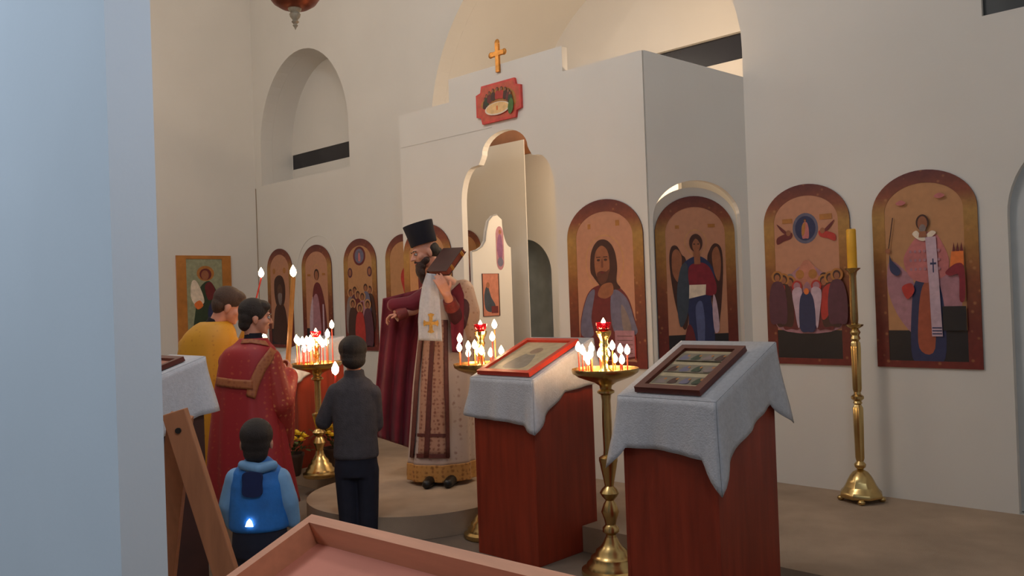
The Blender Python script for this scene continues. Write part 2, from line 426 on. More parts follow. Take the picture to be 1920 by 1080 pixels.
class Paint:
    """flat painted shapes on a panel, w x h, origin at the bottom centre; coordinates in fractions of w (x) and h (y)"""
    def __init__(s, frame, w, h, t): s.fr = frame; s.w = w; s.h = h; s.t = t; s.mb = MB(); s.mats = []; s.k = 0
    def put(s, loop, m, scale=True):
        if m not in s.mats: s.mats.append(m)
        s.k += 1
        l = [(p[0]*s.w, p[1]*s.h) for p in loop] if scale else loop
        s.mb.face(l, s.t + s.k*0.00035*(1 if s.t >= 0 else 1), s.fr, s.mats.index(m)); return s
    def ov(s, x, y, rx, ry, m): return s.put(oval(x, y, rx, ry), m)
    def cv(s, pts, m): return s.put(curve(pts), m)
    def pl(s, pts, m): return s.put(pts, m)
    def fig(s, x, y, sc, robe, cloak=None, halo=None, head=FLESH, hair=DKBROWN, lean=0):
        """small standing robed figure: base at (x,y), height sc"""
        a = s.h/s.w
        f = lambda px, py: (x+px*sc*a+lean*py*sc*a, y+py*sc)
        if halo: s.put(oval(*f(0, .9), .12*sc*a, .12*sc), halo)
        s.put(curve([f(-.16, 0), f(-.19, .35), f(-.15, .66), f(-.07, .8), f(.07, .8), f(.15, .66), f(.19, .35), f(.16, 0), f(0, -.01)]), robe)
        if cloak: s.put(curve([f(-.18, .12), f(-.2, .4), f(-.14, .7), f(.02, .78), f(.0, .5), f(-.06, .2)]), cloak)
        s.put(oval(*f(0, .9), .075*sc*a, .085*sc), hair); s.put(oval(*f(0, .88), .052*sc*a, .065*sc), head)
    def build(s, parent): return s.mb.build('picture', s.mats, parent)
def arched_icon(label, frame, w, h, rise, painter, ground=PEACH, group='arched icons on the icon screen', foot=BLACKG, bw=0.125):
    """panel + printed arched border + picture; frame origin = bottom centre on the wall, n pointing out of the wall"""
    o, ua, va, na = frame
    t = thing('arched_icon', label, 'icon', o, group)
    out = arch(-w/2, w/2, 0, h-rise, rise)
    MB().plate([out], 0.0015, 0.010, frame).build('panel', FRAMED, t)
    b = bw*w
    inn = arch(-w/2+b, w/2-b, b*0.55, h-rise, rise-b*1.02)
    MB().plate([out, inn], 0.0102, 0.0128, frame).build('frame_border', BORDER, t)
    P = Paint(frame, w, h, 0.0103)
    P.put(inn, ground, False)
    if foot is not None: P.pl(rect(-.5+bw, b*0.55/h, .5-bw, .19), foot)
    painter(P); P.build(t)
    return t
def christ_like(P):
    for i in range(1): P.ov(.0, .625, .255, .165, plain('halo_line', 190, 138, 92)); P.ov(.0, .625, .243, .157, PEACH)
    P.pl(rect(-.21, .83, -.17, .86), OCHRE); P.pl(rect(.16, .835, .21, .868), OCHRE)
    P.cv([(-.36, .19), (-.34, .3), (-.24, .44), (-.09, .49), (.12, .49), (.28, .42), (.36, .3), (.4, .19), (.38, .06), (-.36, .06)], MAROON)
    P.cv([(-.34, .19), (-.33, .3), (-.24, .43), (-.14, .46), (-.2, .3), (-.18, .19)], BLUEG)
    P.cv([(.1, .46), (.27, .41), (.36, .28), (.38, .2), (.12, .2), (.06, .33)], BLUEG)
    P.cv([(.2, .37), (.28, .31), (.32, .22), (.22, .22)], GREYP)
    P.cv([(-.19, .58), (-.17, .69), (-.08, .755), (.04, .755), (.13, .7), (.165, .6), (.15, .51), (.2, .47), (.12, .46), (-.02, .46), (-.09, .5), (-.15, .54)], DKBROWN)
    P.cv([(-.1, .43), (.0, .41), (.1, .44), (.09, .5), (-.04, .49)], FLESH)
    P.cv([(-.13, .62), (-.11, .69), (-.03, .725), (.05, .69), (.07, .6), (.03, .53), (-.05, .51), (-.11, .55)], FLESH)
    P.cv([(-.1, .56), (-.05, .575), (.02, .57), (.06, .58), (.03, .52), (-.04, .495), (-.09, .52)], plain('beard', 92, 50, 36))
    for x in (-.075, .02): P.ov(x, .64, .022, .007, DKBROWN); P.pl(rect(x-.028, .655, x+.028, .66), DKBROWN)
    P.pl([(-.035, .645), (-.02, .645), (-.015, .595), (-.045, .595)], plain('nose', 122, 70, 50)); P.ov(-.025, .565, .026, .006, MAROON)
    P.pl([(.11, .05), (.36, .07), (.36, .22), (.11, .22)], MAUVE)
    for k in range(5): P.pl(rect(.14, .085+k*.025, .335, .09+k*.025), plain('script', 120, 80, 84))
    P.pl(rect(.36, .05, .375, .19), REDP)
def angel(P):
    P.ov(.0, .73, .14, .075, plain('halo_line', 190, 138, 92)); P.ov(.0, .73, .128, .068, PEACH)
    P.pl(rect(-.25, .81, -.2, .83), OCHRE); P.pl(rect(.16, .815, .25, .835), OCHRE)
    P.cv([(-.12, .6), (-.18, .66), (-.24, .71), (-.31, .7), (-.335, .62), (-.31, .47), (-.26, .33), (-.18, .22), (-.12, .3)], DKBROWN)
    P.cv([(.14, .6), (.17, .68), (.24, .72), (.32, .69), (.335, .58), (.31, .42), (.28, .3), (.25, .23), (.2, .3)], DKBROWN)
    P.cv([(-.3, .66), (-.24, .69), (-.18, .64), (-.22, .5), (-.3, .55)], FLESH); P.cv([(.2, .66), (.27, .7), (.31, .62), (.28, .5), (.22, .55)], FLESH)
    P.cv([(-.2, .58), (-.06, .64), (.08, .64), (.2, .58), (.23, .48), (.17, .4), (.2, .25), (.16, .05), (-.08, .03), (-.16, .1), (-.12, .3), (-.22, .45)], NAVYP)
    P.cv([(-.2, .58), (-.12, .6), (-.1, .45), (-.14, .3), (-.23, .24), (-.26, .42)], plain('slate', 58, 66, 78))
    P.cv([(-.03, .35), (.05, .38), (.08, .25), (.05, .08), (.0, .06), (-.02, .2)], plain('light_blue', 84, 92, 132))
    P.cv([(-.12, .25), (-.06, .2), (-.03, .05), (-.18, .05), (-.17, .18)], MAROON)
    P.cv([(-.1, .58), (.04, .61), (.16, .58), (.24, .48), (.22, .42), (.1, .42), (-.02, .46), (-.09, .45)], plain('crimson', 130, 30, 44))
    P.pl([(-.11, .4), (.1, .42), (.11, .48), (-.1, .48)], CREAMP)
    P.cv([(.2, .42), (.24, .36), (.26, .22), (.2, .2), (.18, .32)], LILAC)
    P.pl([(-.03, .6), (.05, .6), (.045, .68), (-.03, .68)], FLESH)
    P.ov(.0, .725, .083, .053, DKBROWN); P.cv([(-.045, .72), (0, .75), (.05, .72), (.04, .685), (.005, .665), (-.035, .685)], FLESH)
    for x in (-.022, .028): P.ov(x, .718, .011, .004, DKBROWN)
def assembly(P):
    P.ov(.0, .755, .15, .085, plain('steel_blue', 96, 92, 112)); P.ov(.0, .755, .12, .068, NAVYP); P.fig(0, .7, .11, ROSE, OCHRE)
    P.pl(rect(-.27, .79, -.15, .815), OCHRE); P.pl(rect(.17, .795, .31, .825), OCHRE)
    for sx in (-1, 1):
        P.cv([(sx*.34, .675), (sx*.26, .69), (sx*.17, .705), (sx*.16, .735), (sx*.25, .73), (sx*.34, .71)], REDP if sx > 0 else MAROON)
        P.cv([(sx*.18, .72), (sx*.24, .75), (sx*.34, .79), (sx*.27, .74)], MAROON); P.ov(sx*.2, .735, .028, .016, FLESH)
    P.cv([(-.36, .2), (-.36, .44), (-.2, .5), (0, .56), (.2, .5), (.36, .44), (.36, .2)], MAUVE)
    P.cv([(-.18, .42), (-.08, .54), (0, .58), (.09, .54), (.18, .42), (.1, .38), (0, .46), (-.1, .38)], plain('salmon', 190, 120, 96))
    for x, y, m in ((-.29, .46, DKBROWN), (-.2, .48, GREYP), (-.08, .5, OCHRE), (.07, .5, OCHRE), (.2, .48, DKBROWN), (.3, .47, GREYP)): P.ov(x, y, .05, .026, m)
    for sx in (-1, 1):
        for k, m in enumerate((MAROON, DKBROWN, plain('plum', 86, 42, 58))): P.fig(sx*(.2+.075*k), .2+.015*k, .29, m, REDP if k == 1 else None, OCHRE)
        P.ov(sx*.115, .435, .06, .032, REDP); P.ov(sx*.115, .435, .04, .022, MAUVE)
        P.cv([(sx*.06, .42), (sx*.17, .41), (sx*.15, .3), (sx*.11, .2), (sx*.07, .3)], LILAC)
    P.cv([(-.09, .2), (-.08, .36), (0, .41), (.08, .36), (.09, .2), (0, .18)], NAVYP)
    P.ov(0, .405, .03, .018, ORANGEP)
def bishop(P):
    P.cv([(-.37, .48), (-.33, .55), (-.2, .5), (-.1, .42), (-.06, .2), (-.13, .17), (-.27, .26), (-.36, .38)], MAUVE)
    P.cv([(.28, .5), (.33, .48), (.33, .3), (.24, .24), (.13, .17), (.1, .3), (.14, .47)], MAUVE)
    P.cv([(-.15, .05), (-.14, .3), (-.08, .45), (.1, .45), (.17, .3), (.16, .05), (0, .03)], NAVYP)
    P.cv([(-.08, .1), (-.07, .3), (-.02, .42), (.06, .42), (.07, .1)], plain('rust', 160, 78, 52))
    P.cv([(-.2, .55), (-.12, .63), (-.02, .68), (.1, .68), (.17, .63), (.23, .54), (.2, .47), (.1, .44), (0, .43), (-.14, .46)], ROSE)
    for i in range(7):
        for j in range(3): P.ov(-.13+.045*i, .5+.045*j, .012, .008, MAUVE)
    P.cv([(-.1, .675), (0, .64), (.12, .675), (.08, .69), (0, .665), (-.06, .695)], CREAMP)
    P.pl([(.02, .66), (.12, .66), (.135, .42), (.15, .16), (.05, .16), (.04, .42)], LILAC)
    P.pl(rect(.08, .48, .092, .55), NAVYP); P.pl(rect(.058, .52, .115, .53), NAVYP)
    for y in (.17, .185, .2): P.pl(rect(.055, y, .145, y+.006), NAVYP)
    P.ov(.0, .735, .062, .04, DKBROWN); P.ov(.0, .73, .046, .036, FLESH); P.ov(.0, .705, .032, .02, GREYP)
    P.pl([(-.04, .66), (.04, .66), (.03, .69), (-.03, .69)], FLESH)
    P.cv([(-.33, .58), (-.31, .55), (-.23, .5), (-.26, .47), (-.33, .5)], NAVYP)
    P.pl([(-.345, .6), (-.335, .6), (-.28, .77), (-.29, .77)], DKBROWN)
    P.ov(-.345, .6, .025, .014, FLESH)
    P.cv([(-.22, .41), (-.13, .43), (-.1, .39), (-.17, .35)], REDP)
    P.pl([(.24, .5), (.37, .51), (.37, .585), (.26, .58)], ORANGEP)
    for k in range(3): P.pl([(.27+.035*k, .58), (.3+.035*k, .58), (.285+.035*k, .625)], MAROON)
    P.cv([(.2, .48), (.3, .52), (.37, .5), (.37, .35), (.32, .34), (.32, .46), (.24, .46)], plain('crimson', 130, 30, 44))
    P.pl(rect(.16, .19, .375, .31), BLACKG)
    for s_, y in ((-.25, .84), (.12, .86)): P.cv([(s_, y), (s_+.05, y+.015), (s_+.1, y), (s_+.05, y-.012)], ROSE)
def monk(P):
    P.ov(-.22, .775, .06, .03, OCHRE); P.ov(.2, .775, .06, .03, OCHRE)
    P.cv([(-.23, .6), (-.2, .69), (-.05, .73), (.12, .71), (.21, .62), (.2, .5), (.1, .42), (-.12, .42), (-.21, .5)], DKBROWN)
    P.cv([(-.3, .06), (-.28, .25), (-.2, .4), (0, .46), (.18, .4), (.26, .25), (.28, .06)], DKBROWN)
    P.ov(0, .57, .1, .07, plain('shadow_flesh', 92, 58, 42)); P.cv([(-.08, .54), (.08, .54), (.05, .44), (-.04, .44)], GREYP)
def saint_tall(P):
    P.ov(0, .715, .17, .095, plain('halo_line', 190, 138, 92)); P.ov(0, .715, .155, .085, PEACH)
    P.cv([(-.24, .08), (-.2, .3), (-.15, .5), (-.06, .62), (.1, .62), (.22, .5), (.3, .3), (.28, .08)], MAROON)
    P.cv([(-.2, .1), (-.17, .3), (-.12, .48), (.0, .52), (.08, .4), (.1, .1)], MAUVE)
    P.cv([(-.26, .3), (-.14, .5), (-.16, .2), (-.26, .1)], LILAC); P.pl(rect(.18, .08, .23, .42), LILAC)
    P.ov(.01, .71, .085, .055, DKBROWN); P.ov(.01, .7, .06, .045, FLESH)
    P.pl(rect(-.3, .7, -.2, .72), OCHRE); P.pl(rect(.2, .7, .3, .72), OCHRE)
def gathering(P):
    P.ov(0, .845, .19, .085, MAROON); P.ov(0, .845, .14, .065, BLUEG); P.fig(0, .8, .09, ROSE)
    for x in (-.3, .3): P.ov(x, .7, .07, .045, plain('plum', 86, 42, 58)); P.ov(x, .7, .045, .03, FLESH)
    for x, y, m in ((-.3, .16, GREYP), (.3, .18, DKBROWN), (-.16, .18, plain('plum', 86, 42, 58)), (.18, .2, BLUEG), (-.06, .14, MAROON), (.08, .12, MAUVE), (-.22, .06, DKBROWN), (.24, .05, plain('plum', 86, 42, 58)), (0, .02, REDP)):
        P.fig(x, y, .4, m, MAROON if m is MAUVE else None, GOLDG)
def red_rider(P):
    P.cv([(.0, .5), (-.08, .62), (-.02, .7), (.12, .72), (.2, .64), (.16, .5), (.1, .38)], REDP); P.ov(.06, .74, .05, .03, FLESH)
    P.cv([(-.3, .3), (-.2, .42), (0, .46), (.2, .42), (.34, .3), (.2, .22), (-.1, .2)], GREYP)
    for x in (-.2, 0, .22): P.pl([(x-.03, .08), (x+.02, .08), (x+.03, .3), (x-.02, .3)], OCHRE)
def mother_child(P):
    P.ov(-.02, .66, .21, .12, plain('halo_line', 190, 138, 92)); P.ov(-.02, .66, .2, .112, PEACH)
    P.cv([(-.36, .08), (-.33, .3), (-.2, .47), (-.19, .64), (-.1, .74), (.06, .74), (.15, .64), (.18, .48), (.34, .34), (.36, .08)], MAROON)
    P.ov(-.01, .62, .095, .075, FLESH); P.cv([(.0, .2), (.02, .38), (.14, .42), (.25, .34), (.24, .18)], OCHRE); P.ov(.13, .46, .065, .045, FLESH)

def wf(x, z, Y=YW): return (V((x, Y, z)), X3, Z3, -Y3)
arched_icon('arched icon of a red-robed crowd with a round medallion, behind the tall floor candle', wf(-2.652, .973), .600, 1.207, .25, assembly)
arched_icon('arched icon of a bishop in rose vestments with white stole, rightmost on the wall', wf(-1.899, .973), .612, 1.207, .25, bishop, ground=GOLDG)
arched_icon('arched icon of a bearded haloed man holding an open book, right of the royal doorway', wf(-3.873, .965, YF), .684, 1.205, .27, christ_like, foot=None)
arched_icon('arched icon of a mother and child, mostly hidden behind the priest', wf(-5.835, .965, YF), .640, 1.19, .27, mother_child, ground=GOLDG)
arched_icon('narrow arched icon of a dark brown hooded monk, next to the room corner', wf(-9.32, .98), .560, 1.19, .25, monk)
arched_icon('arched icon of one tall saint in a maroon cloak, on the outlined north door', (V((-8.52, YW-0.0042, .99)), X3, Z3, -Y3), .600, 1.175, .25, saint_tall)
arched_icon('arched icon of a crowd of figures under three round medallions, left of the priest', wf(-7.69, .975), .585, 1.2, .25, gathering, ground=GOLDG)
arched_icon('arched icon with a small red figure, half covered by the priest and the screen edge', wf(-6.94, .98), .590, 1.19, .25, red_rider, ground=GOLDG)
arched_icon('arched icon of a winged angel in dark blue robes, on the canted deacon door', (p0 + ud*dcx + nd_*0.054 + Z3*0.96, ud, Z3, -nd_), .596, 1.195, .262, angel)

# rectangular icon on the side wall
fo = (V((WL, 4.84, 1.05)), Y3, Z3, X3)
t = thing('framed_icon', 'rectangular gold framed icon of a seated green-robed saint on the left wall', 'icon', fo[0])
MB().plate([rect(-.34, 0, .34, 1.06)], .001, .014, fo).build('panel', PINE, t)
MB().plate([rect(-.34, 0, .34, 1.06), rect(-.225, .05, .225, 1.02)], .0142, .022, fo).build('frame', mat('gilt_frame', srgb(178, 116, 52), 0.4, vary=0.15, scale=10), t)
P = Paint(fo, .68, 1.06, .0145)
P.put(rect(-.225, .05, .225, 1.02), PALEG, False)
P.ov(.02, .8, .16, .085, OCHRE); P.ov(.02, .79, .11, .065, MAROON); P.ov(.01, .78, .07, .055, FLESH)
P.cv([(-.2, .08), (-.18, .4), (-.12, .6), (0, .7), (.12, .7), (.24, .55), (.28, .3), (.28, .08)], DKGREEN)
P.cv([(-.26, .55), (-.24, .7), (-.16, .72), (-.06, .6), (-.02, .48), (-.12, .44), (-.2, .46)], CREAMP)
P.cv([(-.2, .46), (-.1, .5), (-.04, .44), (-.14, .4)], ORANGEP); P.cv([(.0, .66), (.12, .7), (.2, .56), (.06, .5)], MAROON)
P.cv([(.05, .4), (.2, .5), (.26, .3), (.2, .1), (.08, .1)], NAVYP)
P.build(t)

# red octagonal panel with a table scene over the doorway
fo = (V((-4.878, YF, 3.055)), X3, Z3, -Y3)
def octo(w, h, c): return [(-w+c, -h), (w-c, -h), (w-c*.8, -h+c*.8), (w, -h+c), (w, h-c), (w-c*.8, h-c*.8), (w-c, h), (-w+c, h), (-w+c*.8, h-c*.8), (-w, h-c), (-w, -h+c), (-w+c*.8, -h+c*.8)]
t = thing('octagonal_icon', 'small red octagonal icon of people around a table, above the doorway', 'icon', fo[0])
MB().plate([octo(.252, .155, .065)], .001, .024, fo).build('panel', plain('panel_red', 206, 70, 62), t)
P = Paint(fo, 1, 1, .0243)
P.put(octo(.235, .138, .06), plain('panel_field', 196, 84, 62), False)
P.put(curve([(-.19, -.02), (-.15, .05), (-.05, .1), (.08, .1), (.17, .06), (.2, 0), (.18, -.06), (0, -.05)]), OCHRE, False)
for i in range(9):
    a = PI*(0.08+0.84*i/8); x, y = -.15*math.cos(a), -.01+.075*math.sin(a)
    mm = (DKBROWN, DKGREEN, MAROON, DKBROWN, REDP, REDP, DKBROWN, MAROON, DKGREEN)[i]
    P.put(curve([(x-.024, y-.04), (x-.02, y+.012), (x, y+.022), (x+.02, y+.012), (x+.024, y-.04)]), mm, False)
    P.put(oval(x, y+.034, .013, .016), DKBROWN, False); P.put(oval(x, y+.031, .009, .012), FLESH, False)
P.put(oval(.0, -.055, .14, .052), CREAMP, False); P.put(oval(.0, -.052, .125, .043), plain('cloth_cream', 232, 190, 130), False)
P.put(curve([(.13, -.12), (.17, -.1), (.18, -.03), (.15, .0), (.12, -.06)]), plain('leaf', 70, 110, 50), False)
P.put(rect(-.008, -.07, .008, -.035), ORANGEP, False)
P.build(t)

# gilded cross standing on the step
cx, cz = -4.876, 3.29
t = thing('gilded_cross', 'small gilded cross fixed to the top of the white icon screen', 'cross', (cx, YF-.012, cz))
mb = MB()
mb.box((cx-.02, YF-.022, cz), (cx+.02, YF-.001, cz+.24)); mb.box((cx-.075, YF-.0222, cz+.13), (cx+.075, YF-.0012, cz+.17))
for x, z in ((-.075, .15), (.075, .15), (0, .24)): mb.ell((cx+x, YF-.012, cz+z), (.026, .011, .026), 12, 8)
mb.build('cross_body', mat('old_gilt', srgb(190, 130, 60), 0.4, 0.7, vary=0.25, scale=30), t, bevel=0.003)
MB().box((cx-.012, YF-.0009, cz+.01), (cx+.012, YF-.0002, cz+.06)).build('mount', BRASS, t)

# open leaf of the royal doors (hinged on the left jamb) with two small icons
LX = -5.338
fo = (V((LX, 5.0, 0)), Y3, Z3, X3)
t = thing('royal_door_leaf', 'open white royal door leaf with two small icons, seen through the doorway', 'door leaf', (LX, 5.0, S))
lp = [(0.005, S+.02), (.47, S+.02), (.47, 1.93)] + [(.47-.0-.10*math.sin(PI/2*i/8)-.0, 1.93+.24*(1-math.cos(PI/2*i/8))*1.0) for i in range(1, 9)]
lp += [(.31, 2.21), (.26, 2.20), (.205, 2.15), (.175, 2.06), (.16, 1.98), (.12, 1.93), (.06, 1.90), (.005, 1.89)]
MB().plate([lp], -.03, 0, fo).build('door_panel', WHITE, t, bevel=0.003)
MB().tube([fo[0]+Y3*p[0]+Z3*p[1]+X3*.002 for p in lp[11:]], .006, 6).build('edge_trim', mat('grey_edge', (0.3, 0.3, 0.3, 1), 0.6), t)
P = Paint(fo, 1, 1, .0006)
pill = [(.335+.048*math.cos(a), (1.98 if math.sin(a) < 0 else 2.06)-.10+.05*math.sin(a)*1.6+(.07 if math.sin(a) > 0 else -.07)) for a in [2*PI*i/28 for i in range(28)]]
P.put(pill, MAUVE, False); P.put(curve([(.3, 1.9), (.31, 2.0), (.34, 2.05), (.365, 1.98), (.365, 1.86), (.33, 1.8)]), plain('violet', 132, 84, 120), False); P.put(oval(.335, 1.80, .035, .04), BLUEG, False); P.put(oval(.34, 2.06, .016, .02), FLESH, False)
o = P.mb.build('oval_picture', P.mats, t)
MB().plate([rect(.105, 1.335, .305, 1.70)], .0005, .008, fo).build('frame', DKBROWN, t)
P = Paint(fo, 1, 1, .0084)
P.put(rect(.108, 1.338, .292, 1.697), plain('salmon', 190, 120, 96), False); P.put(curve([(.13, 1.4), (.12, 1.52), (.16, 1.6), (.2, 1.5), (.25, 1.42), (.2, 1.37)]), plain('slate', 58, 66, 78), False); P.put(oval(.165, 1.6, .02, .025), FLESH, False); P.put(rect(.2, 1.36, .28, 1.42), MAROON, False)
P.build(t)
# icon on the sanctuary partition, its arched border showing between jamb and leaf
arched_icon('arched icon inside the sanctuary, only its brown arched border showing past the jamb', (V((-6.225, 5.748, 1.16)), X3, Z3, -Y3), .44, 1.0, .19, mother_child, ground=GOLDG, group='sanctuary icons')

# ============================================================ LECTERNS
def lerp(a, b, t): return a+(b-a)*t
def lectern(label, x0, x1, y0, y1, zf, zb, base=0.0, m1=None, m2=None):
    LA, LB = m1 or LECT, m2 or LECT2
    """cabinet with a slanted top, low edge towards the people (-Y)"""
    t = thing('lectern', label, 'lectern', ((x0+x1)/2, (y0+y1)/2, base), 'slant-topped wooden lecterns')
    def zz(y): return lerp(zf, zb, (y-y0)/(y1-y0))
    th = .018
    for nm, xa, xb in (('side_panel', x0, x0+th), ('side_panel', x1-th, x1)):
        MB().add([(xa, y0, base), (xb, y0, base), (xb, y1, base), (xa, y1, base), (xa, y0, zf-.02), (xb, y0, zf-.02), (xb, y1, zb-.02), (xa, y1, zb-.02)],
                 [(0,3,2,1),(4,5,6,7),(0,1,5,4),(1,2,6,5),(2,3,7,6),(3,0,4,7)]).build(nm, LA, t, bevel=.003)
    MB().box((x0+th, y0+.002, base), (x1-th, y0+th, zf-.022)).build('front_panel', LA, t)
    MB().box((x0+th, y1-th, base), (x1-th, y1-.002, zb-.024)).build('back_panel', LB, t)
    MB().add([(x0-.008, y0-.008, zf-.018), (x1+.008, y0-.008, zf-.018), (x1+.008, y1+.008, zb-.018), (x0-.008, y1+.008, zb-.018),
              (x0-.008, y0-.008, zf), (x1+.008, y0-.008, zf), (x1+.008, y1+.008, zb), (x0-.008, y1+.008, zb)],
             [(0,3,2,1),(4,5,6,7),(0,1,5,4),(1,2,6,5),(2,3,7,6),(3,0,4,7)]).build('top_board', LB, t, bevel=.003)
    return t
def drape(label, x0, x1, y0, y1, zf, zb, drops, seed=1, group='white lectern cloths'):
    """cloth over a slanted top; drops: [(perimeter fraction 0..4, drop)] - 0 front left, 1 front right, 2 back right, 3 back left"""
    rnd = random.Random(seed); g = .011
    xa, xb, ya, yb = x0-g, x1+g, y0-g, y1+g
    def zz(y): return lerp(zf, zb, (y-y0)/(y1-y0))+.004
    def drop(u):
        u %= 4
        pts = sorted(drops); pts = [(pts[-1][0]-4, pts[-1][1])]+pts+[(pts[0][0]+4, pts[0][1])]
        for (a, da), (b, db) in zip(pts, pts[1:]):
            if a <= u <= b: return lerp(da, db, (u-a)/(b-a))
    n = 40; per = []
    cs = [(xa, ya), (xb, ya), (xb, yb), (xa, yb)]; nm = [(0, -1), (1, 0), (0, 1), (-1, 0)]
    for k in range(4):
        (ax, ay), (bx, by) = cs[k], cs[(k+1) % 4]
        for i in range(n):
            f = i/n; q = k+f
            e = min(f, 1-f); N1 = V((*nm[k], 0))
            pn = nm[(k-1) % 4] if f < .5 else nm[(k+1) % 4]
            wgt = max(0, .5-e*6)
            N = (N1*(1-wgt)+V((*pn, 0))*wgt).normalized()
            corner = math.exp(-(e/.085)**2)
            per.append((q, V((lerp(ax, bx, f), lerp(ay, by, f), 0)), N, corner))
    J = 10; mb = MB(); vs = []; fs = []
    ph = [rnd.uniform(0, 6) for _ in range(4)]
    for j in range(J+1):
        w = j/J
        for q, p, N, corner in per:
            d = drop(q)
            fold = .009*math.sin(q*9+ph[0])+.006*math.sin(q*21+ph[1])
            off = w*(.012+fold) + corner*w*(.055*math.sin(PI*.5*w)) - corner*.012*w*w
            s_ = V(p)+N*off; z = zz(p.y)-d*w - (0 if j else 0)
            if j == 0: z = zz(p.y)
            vs.append(V((s_.x, s_.y, z)))
    M = len(per)
    for j in range(J):
        for i in range(M):
            k = (i+1) % M; fs.append((j*M+i, j*M+k, (j+1)*M+k, (j+1)*M+i))
    fs.append(tuple(range(M)))
    mb.add(vs, fs)
    o = mb.build('lectern_cloth', LINEN, None, smooth=True)
    md = o.modifiers.new('solid', 'SOLIDIFY'); md.thickness = .003; md.offset = 1
    return tag(o, label, 'cloth', group)
def slant_frame(label, name, quadx, quady, x_, y0, y1, zf, zb, w, h, fm, fb, em, painter, bw=.03, cat='icon'):
    """framed picture lying on a slanted top; quadx,quady = centre of its low edge"""
    sl = V((0, y1-y0, zb-zf)).normalized(); na = X3.cross(sl)
    zz = lerp(zf, zb, (quady-y0)/(y1-y0))
    o = V((quadx, quady, zz))+na*.0125
    fr = (o, X3, sl, na)
    t = thing(name, label, cat, o)
    MB().plate([rect(-w/2, 0, w/2, h)], 0, .010, fr).build('backing', em, t)
    MB().plate([rect(-w/2, 0, w/2, h), rect(-w/2+bw, bw, w/2-bw, h-bw)], .0102, .026, fr).build('frame', [fm], t, bevel=.003)
    P = Paint(fr, w, h, .0105); P.put(rect(-w/2+bw, bw, w/2-bw, h-bw), fb, False); painter(P); P.build(t)
    return t, fr
# near right lectern
RX0, RX1, RY0, RY1, RZF, RZB = -2.347, -1.877, 3.069, 3.56, 1.045, 1.245
lectern('reddish wooden lectern nearest on the right, under the framed icon of small scenes', RX0, RX1, RY0, RY1, RZF, RZB)
drape('white cloth with long pointed corners on the nearest right lectern', RX0, RX1, RY0, RY1, RZF, RZB,
      [(0, .315), (.10, .22), (.5, .215), (.88, .235), (1.0, .37), (1.09, .27), (1.4, .235), (1.85, .235), (2, .36), (2.15, .22), (2.85, .22), (3, .34), (3.12, .22), (3.85, .22)], 3)
def rows(P):
    for k in range(3):
        y0 = .16+.25*k
        P.pl(rect(-.37, y0, .37, y0+.17), plain('grey_scene', 122, 112, 96))
        for i in range(4):
            x = -.32+.185*i; P.cv([(x, y0+.02), (x+.03, y0+.12), (x+.09, y0+.13), (x+.13, y0+.03)], (GREYP, DKBROWN, BLUEG, DKGREEN)[(i+k) % 4])
            P.ov(x+.1, y0+.11, .02, .02, OCHRE)
slant_frame('dark wooden framed icon of three rows of small scenes, on the nearest right lectern', 'framed_icon', -2.115, 3.085, 0, RY0, RY1, RZF, RZB, .33, .42, FRAMED, plain('pale_ground', 178, 162, 130), FRAMED, rows, .035)
# middle lectern
MX0, MX1, MY0, MY1, MZF, MZB = -3.765, -3.285, 3.50, 4.02, 1.03, 1.225
lectern('reddish wooden lectern in the middle, between two brass candle stands', MX0, MX1, MY0, MY1, MZF, MZB)
drape('white cloth on the middle lectern, under the red framed icon', MX0, MX1, MY0, MY1, MZF, MZB,
      [(0, .22), (.12, .235), (.5, .235), (.85, .25), (1.0, .29), (1.1, .22), (1.5, .19), (2, .26), (2.2, .2), (2.85, .2), (3, .26), (3.1, .2), (3.5, .19), (3.85, .2)], 5)
def pale_saint(P):
    P.cv([(-.18, .18), (-.2, .4), (-.1, .6), (0, .62), (.12, .5), (.2, .2)], plain('ash', 128, 120, 108)); P.ov(.0, .68, .16, .13, plain('pale_halo', 176, 160, 128)); P.ov(.0, .67, .1, .09, plain('ash_flesh', 140, 116, 96))
slant_frame('red framed icon with a pale faded figure, on the middle lectern', 'framed_icon', -3.525, 3.515, 0, MY0, MY1, MZF, MZB, .42, .47, FRAMER, plain('pale_ground', 178, 162, 130), FRAMER, pale_saint, .032)
# far lectern behind the left candle stand
b = on_floor(566, 880, S)
FX1, FY0 = b.x, b.y
FX1 -= .06
lectern('orange-brown lectern behind the left candle stand and flowers', FX1-.36, FX1+.03, FY0, FY0+.46, 1.05, 1.2, S)
drape('white cloth on the far lectern, glowing in the light of the left candle stand', FX1-.36, FX1+.03, FY0, FY0+.46, 1.05, 1.2, [(0, .16), (.5, .12), (1, .2), (1.5, .14), (2, .2), (3, .2), (3.5, .14)], 8)
# left lectern half hidden by the wall end
c = at(364, 700, 4.75)
LX1, LY0 = c.x, c.y-.45
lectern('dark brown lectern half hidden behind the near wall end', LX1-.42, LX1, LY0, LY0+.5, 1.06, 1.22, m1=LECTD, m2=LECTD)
drape('white cloth on the lectern half hidden by the near wall end', LX1-.42, LX1, LY0, LY0+.5, 1.06, 1.22, [(0, .3), (.5, .26), (1, .34), (1.15, .36), (1.5, .33), (1.9, .3), (2, .3), (2.5, .24), (3, .3), (3.5, .24)], 11)
slant_frame('dark red framed icon on the left lectern, only its corner showing past the wall', 'framed_icon', LX1-.22, LY0+.03, 0, LY0, LY0+.5, 1.06, 1.22, .34, .42, FRAMED, plain('rose_ground', 170, 110, 92), FRAMED, pale_saint, .035)
